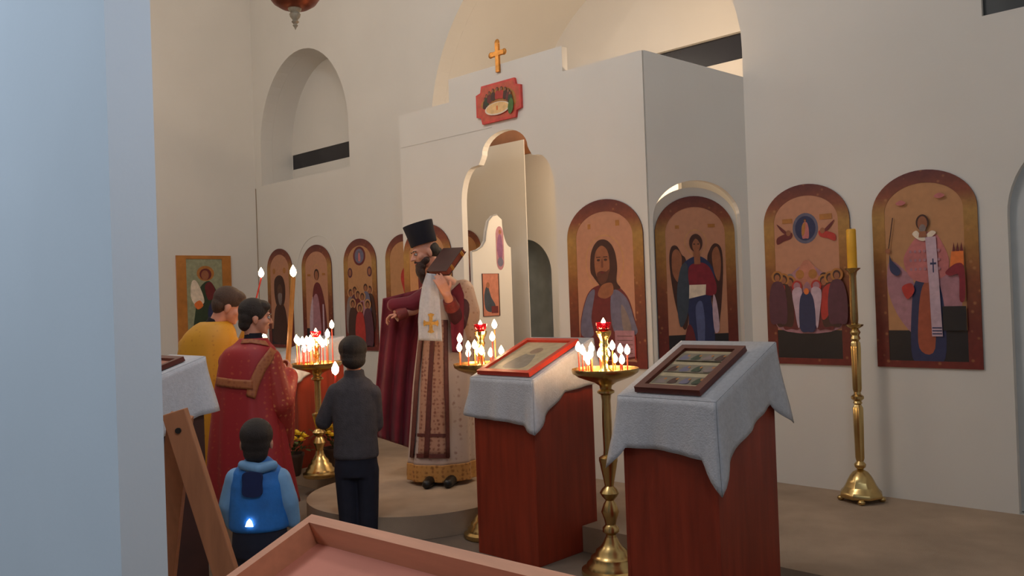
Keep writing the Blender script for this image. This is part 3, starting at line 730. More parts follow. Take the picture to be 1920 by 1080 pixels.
# ============================================================ CANDLE STANDS
def candle_stand(label, loc, ztop, rt, rb):
    """brass floor stand: footed stepped base, turned stem, wide dish with a gilded column in the middle"""
    x, y, z0 = loc; h = ztop-z0
    t = thing('candle_stand', label, 'candle stand', loc, 'brass candle stands')
    k = rb/.16
    MB().lathe([(.150*k, .0), (.160*k, .012), (.158*k, .030), (.135*k, .042), (.130*k, .060), (.112*k, .075), (.108*k, .095), (.085*k, .110), (.080*k, .130), (.055*k, .150), (.040*k, .175), (.030, .20)], 32, loc).build('base', BRASS, t, smooth=True)
    zz = lambda f: f*h
    st = [(.030, .195), (.026, .21), (.044, .225), (.044, .245), (.028, .262), (.034, .29), (.048, .33), (.034, .37), (.022, .39), (.040, .41), (.052, .43), (.040, .45), (.024, .465), (.030, .50), (.042, .56), (.046, .585), (.050, .60), (.050, .615), (.026, .63)]
    sc_ = (h-.075)/1.0
    st = [(r, z*sc_+.0) for r, z in st]
    zs_ = st[-1][1]; zt_ = h-.13
    MB().lathe([(st[0][0], .19)]+[q for q in st if q[1] > .2], 24, loc).build('stem', BRASS, t, smooth=True)
    MB().lathe([(.024, zs_), (.022, zs_+.03), (.024, (zs_+zt_)/2), (.022, zt_-.03), (.026, zt_)], 24, loc, flute=8, famp=.08).build('shaft', BRASS, t, smooth=True)
    MB().lathe([(.026, zt_), (.046, zt_+.012), (.046, zt_+.022), (.030, zt_+.032), (.034, zt_+.05), (.060, h-.062), (.110, h-.045), (rt*.82, h-.030), (rt*.97, h-.012), (rt, h+.004), (rt, h+.012), (rt*.985, h+.012), (rt*.97, h-.002), (rt*.8, h-.012), (.03, h-.014)], 40, loc).build('tray', BRASS, t, smooth=True)
    cz = h-.014
    MB().lathe([(.034, cz), (.036, cz+.012), (.022, cz+.025), (.018, cz+.06), (.026, cz+.085), (.019, cz+.10), (.018, cz+.13), (.026, cz+.15), (.020, cz+.165), (.024, cz+.185), (.036, cz+.205), (.039, cz+.225), (.033, cz+.228)], 20, loc, flute=10, famp=.06).build('column', GOLDP, t, smooth=True)
    g = thing('votive_lamp', label.replace('brass candle stand', 'red glass votive lamp on top of the brass candle stand'), 'votive lamp', (x, y, z0+cz+.229), 'red glass votive lamps')
    zc = z0+cz+.229
    MB().lathe([(.024, 0), (.034, .008), (.041, .028), (.042, .042), (.039, .042), (.038, .030), (.030, .012), (.0, .010)], 20, (x, y, zc)).build('glass_cup', REDGLASS, g, smooth=True)
    flame_mb(V((x, y, zc+.025)), .8).build('flame', FLAME, g, smooth=True)
    return t
def flame_mb(p, s=1.0):
    return MB().lathe([(.002*s, .0), (.0105*s, .007*s), (.0145*s, .017*s), (.0138*s, .028*s), (.0075*s, .041*s), (.0008*s, .052*s)], 10, p)
WICK = mat('wick', (0.02, 0.02, 0.02, 1), 0.9)
def candle(label, base, top, rad, m, group=None, name='candle', fs=1.0, lit=True):
    """base, top of the wax; the flame stands on the wick"""
    t = thing(name, label, 'candle', base, group)
    MB().tube([base, lerpv(base, top, .5), top], [rad, rad*.97, rad*.9], 8).build('wax', m, t, smooth=True)
    if lit:
        MB().tube([top, top+V((0, 0, .008))], .0012, 5).build('wick', WICK, t)
        flame_mb(top+V((0, 0, .004)), fs).build('flame', FLAME, t, smooth=True)
    return t
def lerpv(a, b, t): return a+(b-a)*t
def fill_tray(stand_xy, ztop, depth, rt, flames, where, group, rnd, rad=.0042, fs=1.0):
    """candles on a dish; each flame's pixel gives its bearing and height, depth offsets spread them over the dish"""
    c = V((*stand_xy, 0)); n = len(flames); used = []
    for i, (px, py) in enumerate(flames):
        best = None
        for k in range(200):
            dd = rnd.uniform(-rt, rt)*.85
            p = at(px, py, depth+dd)
            q = V((p.x, p.y, 0))-c
            if .055 < q.length < rt*.77 and all((p.xy-o_).length > .022 for o_ in used):
                best = p; break
        if best is None:
            p = at(px, py, depth); q = V((p.x, p.y, 0))-c; q = q.normalized()*min(max(q.length, .058), rt*.77); best = V((c.x+q.x, c.y+q.y, p.z))
        zb = ztop-.0108; used.append(V(best).xy)
        top = V((best.x, best.y, max(best.z-.022*fs, zb+.03)))
        candle(where, V((best.x+rnd.uniform(-.003, .003), best.y, zb)), top, rad, (WAXR, WAXO, WAXR)[i % 3], group, fs=fs)
rnd = random.Random(4)
# right stand, between the two near lecterns
pR = (-2.905, 3.665); zR = 1.085
candle_stand('brass candle stand between the two near lecterns', (pR[0], pR[1], 0), zR, .180, .165)
dR = (V((*pR, H))-EYE).dot(CF)
fill_tray(pR, zR, dR, .18, [(1092, 658), (1109, 654), (1098, 670), (1107, 665), (1103, 677), (1125, 664), (1135, 650), (1148, 650), (1163, 656), (1176, 658), (1153, 674), (1166, 676), (1069, 653), (1139, 664)],
          'thin lit candle among those on the brass stand between the two near lecterns', 'candles on the right stand', rnd, fs=1.05)
# middle stand, left of the middle lectern
pM = (-3.965, 3.765); zM = 1.075
candle_stand('brass candle stand left of the middle lectern', (pM[0], pM[1], 0), zM, .178, .150)
dM = (V((*pM, H))-EYE).dot(CF)
fill_tray(pM, zM, dM, .178, [(862, 636), (858, 653), (878, 650), (878, 663), (890, 648), (896, 660), (903, 659), (927, 610), (923, 633), (920, 663), (940, 659)],
          'thin lit candle among those on the brass stand left of the middle lectern', 'candles on the middle stand', rnd, fs=1.15)
# left stand, on the solea beyond the altar boys
b = on_floor(601, 893, S); pL = (b.x, b.y); dL = (b-EYE).dot(CF); zL = at(590, 683, dL).z
candle_stand('brass candle stand behind the altar boys', (pL[0], pL[1], S), zL, .195, .135)
fill_tray(pL, zL, dL, .195, [(622, 610), (614, 627), (612, 642), (600, 639), (582, 638), (575, 640), (567, 641), (590, 652), (580, 653), (570, 654), (551, 638), (560, 642), (605, 645), (586, 643)],
          'thin lit candle among those on the brass stand behind the altar boys', 'candles on the left stand', rnd, fs=1.3)

# tall floor candlestick by the right wall
fx, fy = -2.265, 5.36
t = thing('floor_candlestick', 'tall brass floor candlestick standing by the right wall', 'candlestick', (fx, fy, S))
mb = MB()
mb.lathe([(.120, .026), (.132, .032), (.130, .055), (.112, .075), (.100, .095), (.085, .125), (.068, .155), (.048, .180), (.030, .190), (.018, .200)], 8, (fx, fy, S), flute=0)
mb.build('base', BRASS, t, smooth=True, bevel=.003)
for a in (PI/8, PI/8+PI/2, PI/8+PI, PI/8+3*PI/2):
    MB().ell((fx+.118*math.cos(a), fy+.118*math.sin(a), S+.0175), (.024, .024, .0174), 10, 8).build('foot', BRASS, t, smooth=True)
MB().lathe([(.018, .200), (.032, .212), (.036, .228), (.024, .244), (.018, .252)], 20, (fx, fy, S)).build('knop', BRASS, t, smooth=True)
MB().lathe([(.022, .252), (.026, .27), (.027, .35), (.029, .46), (.030, .58), (.024, .592), (.02, .6)], 24, (fx, fy, S), flute=6, famp=.12).build('lower_shaft', BRASS, t, smooth=True)
MB().lathe([(.02, .600), (.028, .61), (.022, .622), (.038, .637), (.038, .652), (.022, .664), (.020, .68)], 20, (fx, fy, S)).build('knop', BRASS, t, smooth=True)
MB().lathe([(.022, .68), (.026, .70), (.027, .80), (.030, .95), (.028, .985), (.020, .995)], 24, (fx, fy, S), flute=6, famp=.12).build('middle_shaft', BRASS, t, smooth=True)
MB().lathe([(.020, .995), (.032, 1.01), (.024, 1.03), (.034, 1.05), (.022, 1.07), (.050, 1.088), (.053, 1.098), (.030, 1.102), (.020, 1.108)], 20, (fx, fy, S)).build('knop', BRASS, t, smooth=True)
MB().lathe([(.021, 1.108), (.024, 1.13), (.022, 1.30), (.021, 1.40), (.026, 1.42)], 16, (fx, fy, S), flute=8, famp=.06).build('upper_shaft', BRASS, t, smooth=True)
MB().lathe([(.024, 1.42), (.030, 1.43), (.046, 1.443), (.047, 1.449), (.028, 1.449)], 20, (fx, fy, S)).build('drip_pan', BRASS, t, smooth=True)
t2 = thing('candle', 'thick unlit yellow candle on the tall brass floor candlestick', 'candle', (fx, fy, S+1.4495))
MB().lathe([(.029, .0), (.029, .12), (.0285, .235), (.024, .243), (.004, .240)], 20, (fx, fy, S+1.4495)).build('wax', WAXY, t2, smooth=True)
MB().tube([(fx, fy, S+1.688), (fx+.002, fy, S+1.702)], .0015, 6).build('wick', WICK, t2)

# hanging lamp at the top edge of the picture
lp_ = at(554, 56, 4.6)
t = thing('hanging_lamp', 'copper hanging lamp with a pointed silver finial, cut by the upper edge', 'lamp', lp_)
MB().lathe([(.002, .0), (.006, .012), (.014, .022), (.009, .030), (.020, .042), (.013, .052), (.026, .068), (.030, .082), (.022, .092), (.034, .104), (.036, .112)], 20, lp_).build('finial', SILVER, t, smooth=True)
MB().lathe([(.036, .112), (.075, .118), (.110, .140), (.135, .175), (.145, .215), (.138, .25), (.150, .262), (.150, .272), (.132, .272), (.130, .25), (.12, .2), (.05, .15)], 32, lp_).build('bowl', COPPER, t, smooth=True)
for i in range(3):
    a = 2*PI*i/3+.4
    MB().tube([lp_+V((.145*math.cos(a), .145*math.sin(a), .268)), lp_+V((.02*math.cos(a), .02*math.sin(a), 1.2)), V((lp_.x, lp_.y, ZC-.02+.019))], .004, 6).build('chain', SILVER, t, smooth=True)

# near wooden tray with a raised rim, tilted like a desk top
c0 = at(584, 964, 1.55)
d1 = (at(1060, 1075, 1.10) - c0)
d2 = None
# the rim's two edges: find the depths that make them perpendicular
best = None
for i in range(200):
    da = 0.9+i*.015
    for j in range(200):
        db = 0.9+j*.015
        a_ = at(1060, 1075, da)-c0; b_ = at(424, 1080, db)-c0
        n_ = a_.cross(b_).normalized(); n_ = n_ if n_.z > 0 else -n_
        e_ = abs(a_.normalized().dot(b_.normalized()))+.35*abs(a_.normalized().z)+.10*(1-n_.z)
        if best is None or e_ < best[0]: best = (e_, a_, b_, n_)
_, ta, tb, tn = best
ta.normalize(); tb = (tb - ta*tb.dot(ta)).normalized()
tn = ta.cross(tb); tn = tn if tn.z > 0 else -tn
TW, TD = .70, .50
t = thing('wooden_stand', 'slanted pale wooden tray-topped stand in the near foreground', 'stand', (c0.x+ta.x*.3, c0.y, 0))
fr = (c0, ta, tb, tn)
MB().plate([rect(0.001, 0.001, TW-.001, TD-.001)], -.07, -.043, fr).build('tray_bed', PINEIN, t)
for nm, rc in (('rim', rect(0, 0, TW, .021)), ('rim', rect(0, .0212, .021, TD)), ('rim', rect(TW-.021, .0212, TW, TD)), ('rim', rect(.0212, TD-.021, TW-.0212, TD))):
    MB().plate([rc], -.075, 0, fr).build(nm, PINE, t, bevel=.003)
for (u_, v_) in ((.05, .05), (TW-.05, .05), (.05, TD-.05), (TW-.05, TD-.05)):
    q = c0+ta*u_+tb*v_-tn*.06
    MB().box((q.x-.02, q.y-.02, 0), (q.x+.02, q.y+.02, q.z)).build('leg', PINE, t, bevel=.002)

# leaning wooden trestle behind the wall end
e0 = at(331, 782, 2.95); 
k0 = on_floor(505, 1400, 0)
t = thing('wooden_trestle', 'leaning pale wooden trestle leg with a bolt near its top, beside the wall end', 'trestle', (e0.x, e0.y, 0))
dv = (at(430, 1080, 2.95)-at(335, 782, 2.95)).normalized()
kf = e0+dv*(e0.z/-dv.z)
wv = (CF.cross(dv)).normalized(); nv = dv.cross(wv).normalized()
nv = nv if nv.dot(CF) < 0 else -nv
rot = Matrix((wv, nv, -dv)).transposed()
L_ = (kf-e0).length
MB().box((-.04, -.018, -L_+.012), (.04, .018, .02), rot=rot, org=e0).build('leg', PLANK, t, bevel=.003)
mb = MB(); bc = e0+dv*.045+nv*.0185
mb.tube([bc, bc+nv*.006], .010, 12); mb.build('bolt', SHOE, t)
e1 = e0-nv*.037+wv*.0
dv2 = V((-.42, .06, -1)).normalized()
w2 = CF.cross(dv2).normalized(); n2 = dv2.cross(w2).normalized()
rot2 = Matrix((w2, n2, -dv2)).transposed()
MB().box((-.04, -.018, -e1.z/-dv2.z+.012), (.04, .018, .0), rot=rot2, org=e1-dv2*-.0).build('leg', PLANK, t, bevel=.003)

# flower pots by the left stand
PETAL = mat('yellow_petal', srgb(226, 190, 34), 0.6, vary=0.2, scale=30); LEAF = mat('pot_leaf', srgb(58, 74, 34), 0.6, vary=0.3, scale=20)
POT = mat('dark_pot', srgb(70, 52, 44), 0.6)
def flower_pot(label, p, n, s, seed):
    r = random.Random(seed); x, y, z = p
    t = thing('flower_pot', label, 'potted flowers', p, 'potted yellow chrysanthemums')
    MB().lathe([(.05*s, 0), (.056*s, .01), (.075*s, .11*s), (.08*s, .115*s), (.08*s, .13*s), (.07*s, .13*s), (.068*s, .11*s)], 18, p).build('pot', POT, t, smooth=True)
    mb = MB()
    for i in range(70):
        a = r.uniform(0, 2*PI); e = r.uniform(-.1, 1.2); rr = r.uniform(.03, .12)*s
        c = V(p)+V((rr*math.cos(a), rr*math.sin(a), .13*s+r.uniform(0, .10)*s))
        d = V((math.cos(a)*math.cos(e), math.sin(a)*math.cos(e), math.sin(e))); sd = d.cross(Z3).normalized() if abs(d.z) < .95 else X3; l = r.uniform(.03, .055)*s
        mb.add([c, c+d*l*.5+sd*l*.25, c+d*l+Z3*-.006, c+d*l*.5-sd*l*.25], [(0, 1, 2, 3)])
    for i in range(10):
        a = r.uniform(0, 2*PI); mb.tube([V(p)+V((0, 0, .1*s)), V(p)+V((.06*s*math.cos(a), .06*s*math.sin(a), .22*s))], .003, 5)
    mb.build('foliage', LEAF, t)
    for i in range(n):
        a = 2.4*i; rr = .105*s*math.sqrt((i+.3)/n); c = V(p)+V((rr*math.cos(a), rr*math.sin(a), .27*s-rr*.55+r.uniform(-.01, .01)))
        mb = MB(); R_ = .030*s
        for k in range(3):
            for q in range(9):
                b_ = 2*PI*q/9+k*.35; el = .15+.45*k; d = V((math.cos(b_)*math.cos(el), math.sin(b_)*math.cos(el), math.sin(el))); sd = V((-math.sin(b_), math.cos(b_), 0)); l = R_*(1-.18*k)
                mb.add([c, c+d*l*.6+sd*l*.22, c+d*l, c+d*l*.6-sd*l*.22], [(0, 1, 2, 3)])
        mb.ell(c+V((0, 0, R_*.25)), R_*.42, 8, 6)
        mb.build('blossom', PETAL, t)
q = on_floor(546, 892, S); flower_pot('potted yellow flowers left of the brass stand behind the altar boys', q, 24, 1.35, 1)
q = on_floor(631, 879, S); flower_pot('potted yellow flowers right of the brass stand behind the altar boys', q, 22, 1.35, 2)
# ============================================================ PEOPLE
from mathutils.bvhtree import BVHTree
class Blob(MB):
    """overlapping closed shapes fused into one skin by a voxel remesh"""
    def cone(s, p0, r0_, p1, r1_, n=12):
        p0, p1 = V(p0), V(p1); s.tube([p0, p1], [r0_, r1_], n); s.ell(p0, r0_, n, 8); s.ell(p1, r1_, n, 8); return s
    def chain(s, pts, rad):
        for a, b, c_, d_ in zip(pts, pts[1:], rad, rad[1:]): s.cone(a, c_, b, d_)
        return s
    def fuse(s, name, m, parent, vox=.008, it=3):
        return s.build(name, m, parent, smooth=True, mods=(('remesh', vox), ('smooth', it)))
def basis(f, u):
    f = V(f).normalized(); u = (V(u)-f*V(u).dot(f)).normalized(); r = f.cross(u)
    return r, f, u
def head(B, c, f, u, s=1.0, nose=1.0):
    """head shapes: r right, f forward, u up; eyes half way up"""
    r, f, u = basis(f, u); R = Matrix((r, f, u)).transposed()
    P = lambda a, b, d: V(c)+(r*a+f*b+u*d)*s
    E = lambda p, q: B.ell(P(*p), tuple(x*s for x in q), 18, 12, R=R)
    E((0, -.012, .028), (.074, .094, .084)); E((0, .03, -.03), (.060, .062, .072)); E((0, .052, -.072), (.038, .036, .034))
    E((0, .077, -.093), (.020, .016, .016)); E((0, .076, .026), (.050, .016, .014))
    for k in (-1, 1):
        E((k*.040, .056, -.022), (.026, .028, .026)); E((k*.076, -.008, -.014), (.009, .018, .031)); E((k*.013, .098, -.030), (.008, .010, .007))
    B.cone(P(0, .088, .014), .0075*s, P(0, .110*nose, -.026), .0105*s)
    E((0, .088, -.057), (.022, .011, .007)); E((0, .087, -.067), (.019, .011, .007))
    return P, R
def face_parts(par, P, R, s, hairm):
    for k in (-1, 1):
        e = MB().ell(P(k*.031, .0815, .004), .0105*s, 12, 8).build('eye', EYEW, par, smooth=True)
        MB().ell(P(k*.031, .0885, .004), .006*s, 10, 8).build('iris', EYED, e, smooth=True)
        MB().tube([P(k*.014, .094, .024), P(k*.032, .093, .030), P(k*.050, .080, .024)], .0035*s, 6).build('eyebrow', hairm, par, smooth=True)
    MB().ell(P(0, .0945, -.061), (.019*s, .006*s, .006*s), 12, 8, R=R).build('mouth', LIP, par, smooth=True)
def hand(B, wrist, d, back, s=1.0, curl=.5, thumb=1, spread=.12):
    """palm, four unequal bent fingers and a thumb from the side of the palm; d finger direction, back = back-of-hand normal"""
    d = V(d).normalized(); b_ = (V(back)-d*V(back).dot(d)).normalized(); x = d.cross(b_)*thumb
    w_ = V(wrist); L = .09*s
    for k in (-1.5, -.5, .5, 1.5):
        B.cone(w_+x*k*.012*s, .014*s, w_+d*L+x*k*.020*s, .011*s)
    for k, ln in ((1.5, .072), (.5, .082), (-.5, .076), (-1.5, .058)):
        p = w_+d*L+x*k*.020*s; a = 0; dirn = (d+x*k*spread*.35).normalized()
        for seg, rr in ((.45, .0088), (.32, .008), (.26, .0072)):
            a += curl*(.9 if seg == .45 else 1.0)
            v = dirn*math.cos(a)-b_*math.sin(a); q = p+v*ln*s*seg*1.05
            B.cone(p, rr*s, q, rr*.93*s); p = q
    p = w_+d*.028*s+x*.026*s
    t1 = (d*.55+x*.75-b_*.35*curl).normalized(); q = p+t1*.036*s; B.cone(p, .0125*s, q, .0105*s)
    t2 = (d*.8+x*.35-b_*.5*curl).normalized(); B.cone(q, .0105*s, q+t2*.032*s, .0085*s)
def ring(c, a1, a2, rx, ry, n=48, amp=0.0, nf=9, ph=0.0):
    out = []
    for i in range(n):
        t = 2*PI*i/n; k = 1+amp*math.sin(nf*t+ph)+amp*.5*math.sin((nf*2-3)*t+ph*2)
        out.append(V(c)+a1*rx*k*math.cos(t)+a2*ry*k*math.sin(t))
    return out
HZ = lambda v: V((v.x, v.y, 0)).normalized()
CRh, CFh = HZ(CR), HZ(CF)
def robe(name, m, parent, rows, d, flat=.75, ph=0.0, nf=9, n=60, dd=0.0):
    """rows: (centre px, py, half width px, fold amplitude) from the top down; built as horizontal rings"""
    rings = []
    for x, y, hw, amp in rows:
        rx = hw*d/FPX; rings.append(ring(at(x, y, d+dd), CRh, CFh, rx, rx*flat, n, amp, nf, ph))
    # refine between rows
    fine = []
    for i in range(len(rings)-1):
        R4 = [rings[max(i-1, 0)], rings[i], rings[i+1], rings[min(i+2, len(rings)-1)]]
        for k in range(6):
            t_ = k/6
            fine.append([0.5*((2*b)+(c-a)*t_+(2*a-5*b+4*c-d_)*t_*t_+(3*b-a-3*c+d_)*t_**3) for a, b, c, d_ in zip(*R4)])
    fine.append(rings[-1])
    mb = MB().loft(fine); o = mb.build(name, m, parent, smooth=True, weld=False)
    for md in list(o.modifiers): o.modifiers.remove(md)
    bv = BVHTree.FromPolygons(mb.v, mb.f)
    return o, bv
def hit(bv, px, py, off=.006):
    dr = (CF + (px-960)/FPX*CR - (py-540)/FPX*CU).normalized()
    p, nrm, i, ds = bv.ray_cast(EYE, dr)
    if p is None:
        p, nrm, i, ds = bv.find_nearest(at(px, py, 5.8))
    if nrm.dot(dr) > 0: nrm = -nrm
    return p+nrm*off, nrm
def band(name, m, parent, bv, left, right, off=.006, thick=.004, n=14):
    """strip lying on a garment between two pixel polylines"""
    def res(pl):
        out = []
        for i in range(n+1):
            t = i/n*(len(pl)-1); k = min(int(t), len(pl)-2); f = t-k
            out.append((lerp(pl[k][0], pl[k+1][0], f), lerp(pl[k][1], pl[k+1][1], f)))
        return out
    A, B = res(left), res(right); mb = MB(); vs = []; W = 4
    for a, b in zip(A, B):
        for k in range(W+1):
            vs.append(hit(bv, lerp(a[0], b[0], k/W), lerp(a[1], b[1], k/W), off)[0])
    fs = [(i*(W+1)+k, i*(W+1)+k+1, (i+1)*(W+1)+k+1, (i+1)*(W+1)+k) for i in range(n) for k in range(W)]
    mb.add(vs, fs); o = mb.build(name, m, parent, smooth=True)
    for md in list(o.modifiers): o.modifiers.remove(md)
    q = o.modifiers.new('solid', 'SOLIDIFY'); q.thickness = thick; q.offset = 0
    return o
def hanging(name, m, parent, left, right, d, waves=5, amp=.03, n=26, w=18, thick=.008, ddl=0.0, ddr=0.0, ddb=0.0, ph=0.0):
    """cloth hanging between a left and a right pixel outline (both from the top down)"""
    def res(pl):
        out = []
        for i in range(n+1):
            t = i/n*(len(pl)-1); k = min(int(t), len(pl)-2); f = t-k
            out.append((lerp(pl[k][0], pl[k+1][0], f), lerp(pl[k][1], pl[k+1][1], f)))
        return out
    A, B = res(left), res(right); vs = []
    for i, (a, b) in enumerate(zip(A, B)):
        for k in range(w+1):
            f = k/w; g = i/n
            vs.append(at(lerp(a[0], b[0], f), lerp(a[1], b[1], f), d+lerp(ddl, ddr, f)+ddb*g+amp*(.25+.75*g)*math.sin(waves*2*PI*f+ph+.6*g)))
    fs = [(i*(w+1)+k, i*(w+1)+k+1, (i+1)*(w+1)+k+1, (i+1)*(w+1)+k) for i in range(n) for k in range(w)]
    o = MB().add(vs, fs).build(name, m, parent, smooth=True)
    for md in list(o.modifiers): o.modifiers.remove(md)
    if thick:
        q = o.modifiers.new('solid', 'SOLIDIFY'); q.thickness = thick; q.offset = 0
    return o
def hair(name, m, parent, P, R, s, parts):
    B = Blob()
    for p, r in parts: B.ell(P(*p), tuple(x*s for x in r), 18, 12, R=R)
    return B.fuse(name, m, parent, .006, 2)
SHORT = [((0, -.016, .040), (.081, .096, .083)), ((0, -.050, -.005), (.070, .056, .066)), ((0, .034, .070), (.064, .058, .044))]

# ---------------------------------------------------------------- priest
CRIMSON = mat('crimson_velvet', srgb(108, 18, 38), 0.8, vary=0.2, scale=6, sheen=0.1)
SILVERB = brocade('silver_brocade', srgb(190, 172, 162), srgb(150, 120, 108), 22, thr=.35)
GOLDB = brocade('gold_brocade', srgb(190, 158, 136), srgb(152, 110, 84), 34, thr=.35)
GOLDHEM = brocade('gold_hem', srgb(186, 136, 74), srgb(138, 92, 48), 30)
STOLE = brocade('stole_brocade', srgb(176, 134, 112), srgb(128, 78, 62), 34)
TRIMB = mat('brown_galloon', srgb(92, 44, 38), 0.6, vary=0.2, scale=40)
GOLDCR = mat('gold_thread', srgb(200, 150, 70), 0.45, 0.3, vary=0.2, scale=60)
bP = on_floor(832, 903, S); dP = (bP-EYE).dot(CF)
pr = thing('person', 'bearded priest in tall black hat and crimson vestment, holding a brown book', 'person', bP)
pf = (-CR*.84 - CF*.40 - CU*.27).normalized(); pu = (CU*.96 - CR*.28).normalized()
hc = at(797, 474, dP-.06)
B = Blob(); PP, PR = head(B, hc, pf, pu, 1.0, 1.06)
nk = at(828, 520, dP-.02)
B.cone(PP(0, -.02, -.05), .052, nk, .058)
ch = at(836, 575, dP); pv = at(833, 690, dP)
a1, a2 = -CRh, -CFh
B.loft([ring(nk, CRh, CFh, .06, .06, 20), ring(at(834, 540, dP), CRh, CFh, .17, .095, 20), ring(ch, CRh, CFh, .175, .11, 20), ring(at(834, 640, dP), CRh, CFh, .145, .10, 20), ring(pv, CRh, CFh, .165, .11, 20), ring(at(833, 715, dP), CRh, CFh, .15, .10, 20)])
rsh, rel, rwr = at(798, 550, dP+.0), at(775, 580, dP-.04), at(754, 588, dP-.08)
B.chain([rsh, rel, rwr], [.058, .044, .030]); hand(B, rwr, -CR+CU*-.15, CU, .95, .7, -1)
lsh, lel, lwr = at(872, 552, dP-.02), at(860, 606, dP-.20), at(838, 553, dP-.40)
B.chain([lsh, lel, lwr], [.058, .046, .030]); hand(B, lwr, (at(823, 521, dP-.46)-lwr), (-CF*.9+CR*.3), 1.0, .45, 1)
for x in (814, 850):
    hp = at(x, 715, dP); kn = at(x, 800, dP-.02); an = V((kn.x, kn.y, S+.09))
    B.chain([hp, kn, an], [.085, .062, .042]); B.cone(an-Z3*.03, .04, an-Z3*.045-CFh*.13-CRh*.02, .032)
body = B.fuse('body', SKIN, pr, .0065, 3)
face_parts(pr, PP, PR, 1.0, HAIRD)
# beard, moustache, tied hair
B = Blob()
for p, r in (((0, .062, -.085), (.050, .040, .040)), ((0, .078, -.125), (.044, .034, .055)), ((0, .082, -.17), (.028, .022, .05)), ((.034, .03, -.05), (.030, .040, .035)), ((-.034, .03, -.05), (.030, .040, .035))):
    B.ell(PP(*p), r, 16, 10, R=PR)
B.cone(PP(.0, .096, -.048), .009, PP(.034, .078, -.062), .008); B.cone(PP(.0, .096, -.048), .009, PP(-.034, .078, -.062), .008)
B.fuse('beard', mat('brown_beard', srgb(58, 37, 30), 0.7, vary=0.3, scale=60, bump=0.6, bscale=120), pr, .006, 2)
B = Blob()
for p, r in (((0, -.04, .01), (.078, .075, .07)), ((0, -.095, -.025), (.045, .04, .045)), ((0, -.115, -.05), (.028, .03, .04))): B.ell(PP(*p), r, 16, 10, R=PR)
B.fuse('hair', HAIRD, pr, .006, 2)
# hat
r_, f_, u_ = basis(pf, pu)
hb = PP(0, -.012, .062); mb = MB()
mb.loft([ring(hb, r_, f_, .094, .098, 40), ring(hb+u_*.01, r_, f_, .096, .100, 40), ring(hb+u_*.075, r_, f_, .100, .104, 40), ring(hb+u_*.155, r_, f_, .109, .113, 40), ring(hb+u_*.160, r_, f_, .107, .111, 40)])
mb.build('hat', BLACKC, pr, smooth=True)
# long robe with gold hem
rb, bvR = robe('robe', SILVERB, pr, [(834, 548, 30, 0), (835, 575, 44, .01), (834, 640, 50, .02), (831, 720, 55, .03), (829, 800, 58, .035), (828, 866, 61, .04)], dP, .72, 1.1, 8)
hm, bvH = robe('hem_band', GOLDHEM, pr, [(828, 864, 62, .04), (828, 880, 62.5, .04), (829, 895, 63, .04)], dP, .73, 1.1, 8)
band('stole', STOLE, pr, bvR, [(797, 600), (789, 640), (781, 720), (776, 800), (772, 857)], [(838, 600), (838, 640), (838, 720), (840, 800), (841, 857)], .010)
for l, r2 in (([(796, 600), (788, 640), (780, 720), (775, 800), (771, 857)], [(802, 600), (794, 640), (787, 720), (782, 800), (778, 857)]), ([(812, 600), (808, 640), (803, 720), (799, 800), (796, 857)], [(819, 600), (816, 640), (811, 720), (808, 800), (805, 857)]), ([(832, 600), (833, 720), (835, 857)], [(839, 600), (840, 720), (842, 857)]),
              ([(777, 812), (777, 818)], [(840, 813), (840, 819)]), ([(773, 850), (773, 858)], [(841, 851), (841, 859)])):
    band('stole_trim', TRIMB, pr, bvR, l, r2, .015)
for x in (811, 850):
    mb = Blob(); p = at(x, 900, dP-.10); p.z = S+.045; mb.cone(p, .046, p-CFh*.13-CRh*.03-Z3*.012, .034); 
    o = mb.fuse('shoe', SHOE, pr, .006, 2)
# vestment over the shoulders, its red side hanging from the raised arm and its gold back behind
B = Blob()
B.loft([ring(at(824, 513, dP+.02), CRh, CFh, .062, .062, 24), ring(at(829, 524, dP+.02), CRh, CFh, .10, .09, 24), ring(at(838, 543, dP+.02), CRh, CFh, .185, .125, 24), ring(at(840, 572, dP+.02), CRh, CFh, .205, .135, 24), ring(at(842, 598, dP+.02), CRh, CFh, .20, .13, 24)])
B.chain([at(868, 545, dP-.02), at(880, 585, dP-.06), at(884, 628, dP-.04)], [.085, .080, .055])
B.fuse('vestment', GOLDB, pr, .008, 3)
hanging('vestment_back', GOLDB, pr, [(846, 560), (850, 620), (852, 700), (856, 760)], [(888, 560), (896, 610), (890, 690), (884, 760)], dP+.10, 3, .02)
hanging('vestment_lining', CRIMSON, pr, [(846, 545), (844, 575), (845, 610), (848, 660)], [(862, 530), (870, 552), (870, 605), (866, 662)], dP-.27, 1, .010, thick=.006)
hanging('vestment_side', CRIMSON, pr, [(718, 560), (716, 590), (712, 650), (706, 720), (701, 780), (704, 818)], [(812, 536), (806, 580), (790, 640), (784, 720), (780, 790), (776, 842)], dP+.02, 3, .05, n=34, w=30, thick=.010, ddl=.06, ddr=.04, ddb=.05)
B = Blob(); B.chain([at(812, 548, dP-.03), at(772, 570, dP-.05), at(738, 572, dP-.05)], [.075, .062, .050]); B.fuse('vestment_sleeve', CRIMSON, pr, .008, 3)
cu = MB(); e_ = (rwr-rel).normalized(); cu.tube([rwr-e_*.03, rwr+e_*.05], [.048, .044], 18); cu.build('cuff', mat('maroon_cuff', srgb(120, 44, 40), 0.6, vary=0.25, scale=40), pr, smooth=True)
e2 = (lwr-lel).normalized(); cu = MB(); cu.tube([lwr-e2*.13, lwr-e2*.05], [.055, .045], 18); cu.build('cuff', mat('maroon_cuff', srgb(120, 44, 40), 0.6), pr, smooth=True)

